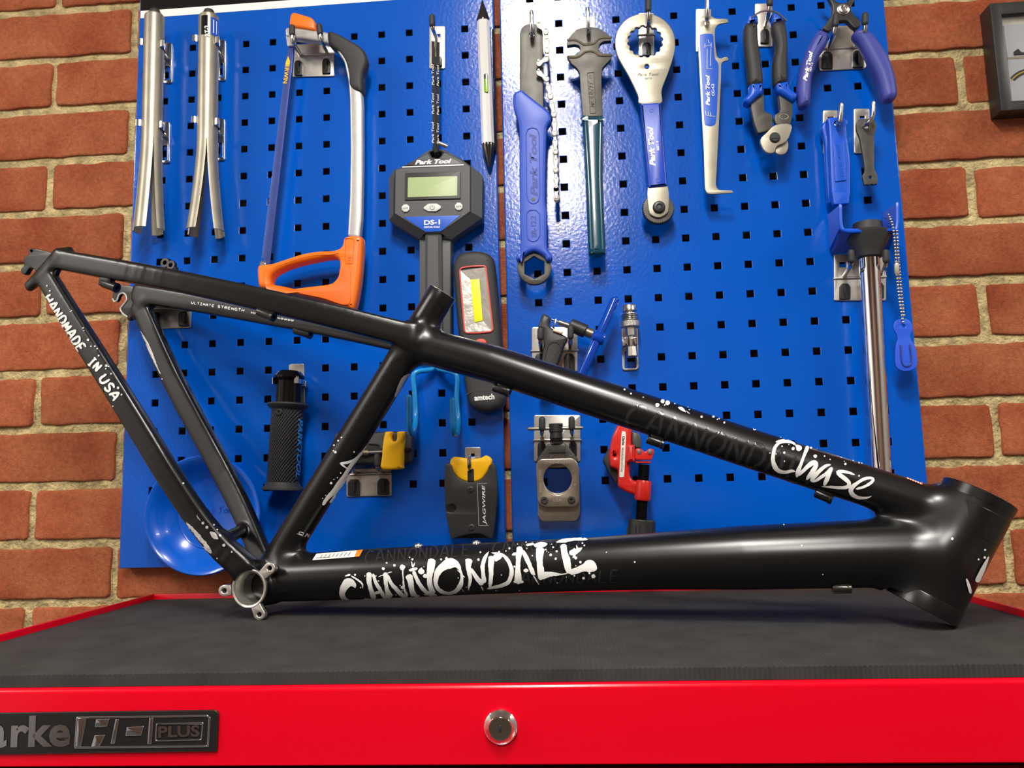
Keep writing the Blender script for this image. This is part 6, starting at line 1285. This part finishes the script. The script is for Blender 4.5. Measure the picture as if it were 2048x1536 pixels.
# ---------------------------------------------------------------- framed picture on the bricks
pf_ = thing('picture_frame', 'black framed photograph of a bicycle hanging on the brick wall', 'picture', wp(2060, 130, -.015))
M_FRB = mat('black_frame', (0.022, 0.021, 0.020), .42)
fd = .008
a1, a2 = WALL.hit(1981.5, 6.5, fd), WALL.hit(2001, 222, fd); fx0 = (a1[0] + a2[0]) / 2; fz1, fz0 = a1[1], a2[1] + .0005
b1, b2 = WALL.hit(2004.5, 28, fd), WALL.hit(2020.5, 202, fd); ix0 = (b1[0] + b2[0]) / 2; iz1, iz0 = b1[1], b2[1]
fw_ = .175; mw = ix0 - fx0; fx1 = fx0 + fw_; ix1 = fx1 - mw
def bar_(x0, x1, z0, z1): box('frame_bar', pf_, M_FRB, ((x0 + x1) / 2, (-fd + .018) / 2, (z0 + z1) / 2 + ZO), x1 - x0, .018 + fd, z1 - z0, .0007)
bar_(fx0, ix0, fz0, fz1); bar_(ix1, fx1, fz0, fz1); bar_(ix0, ix1, iz1, fz1); bar_(ix0, ix1, fz0, iz0)
box('mount', pf_, mat('cream_mount', (.88, .86, .76), .7), ((ix0 + ix1) / 2, .004, (iz0 + iz1) / 2 + ZO), ix1 - ix0, .004, iz1 - iz0)
PX = Plane((0, .0018, ZO), (1, 0, 0), (0, 0, 1), (0, -1, 0)); px0, px1, pz0, pz1 = ix0 + .0055, ix1 - .0055, iz0 + .0035, iz1 - .011
ph = box('photograph', pf_, mat('photo_sky', (.74, .78, .84), .5), ((px0 + px1) / 2, .0012, (pz0 + pz1) / 2 + ZO), px1 - px0, .002, pz1 - pz0, label='photograph of a bicycle against a pale sky')
def pdisc(r, r2, m, cx_, cz_, y, nm):
    V = []; F = []; aa = [a for a in np.linspace(0, 2 * math.pi, 97)]
    for a in aa:
        for q in (r, r2):
            V.append((cx_ + q * math.cos(a), y, cz_ + q * math.sin(a) + ZO))
    for i in range(96):
        if all(px0 <= V[t][0] <= px1 and pz0 + ZO <= V[t][2] <= pz1 + ZO for t in (2 * i, 2 * i + 1, 2 * i + 2, 2 * i + 3)): F.append((2 * i, 2 * i + 1, 2 * i + 3, 2 * i + 2))
    link(nm, mesh(nm, V, F), m, ph, angle=None)
for k_ in (0, 1):
    wx = px0 + .026 + k_ * .075; wz = pz0 + .008
    pdisc(.034, .027, M_BLACKP, wx, wz, -.0001, 'printed_wheel'); pdisc(.0315, .0300, mat('printed_yellow', srgb(230, 208, 60), .5), wx, wz, -.0003, 'printed_wheel_line')
box('printed_rail', ph, mat('printed_tan', (.45, .4, .28), .6), ((px0 + px1) / 2, -.0001, pz0 + .057 + ZO), px1 - px0, .0003, .003)
flat('printed_shape', ph, M_BLACKP, [(px0 + .008, pz0 + .060), (px0 + .03, pz0 + .060), (px0 + .03, pz0 + .064), (px0 + .018, pz0 + .064), (px0 + .014, pz0 + .069), (px0 + .008, pz0 + .065)], .0, .0003, .0001, Plane((0, -.0001, ZO), (1, 0, 0), (0, 0, 1), (0, -1, 0)), px=False)
link('glass', box_mesh(((ix0 + ix1) / 2, -.0035, (iz0 + iz1) / 2 + ZO), ix1 - ix0, .0012, iz1 - iz0), mat('clear_glass', (1, 1, 1), .02, trans=1.0), pf_)
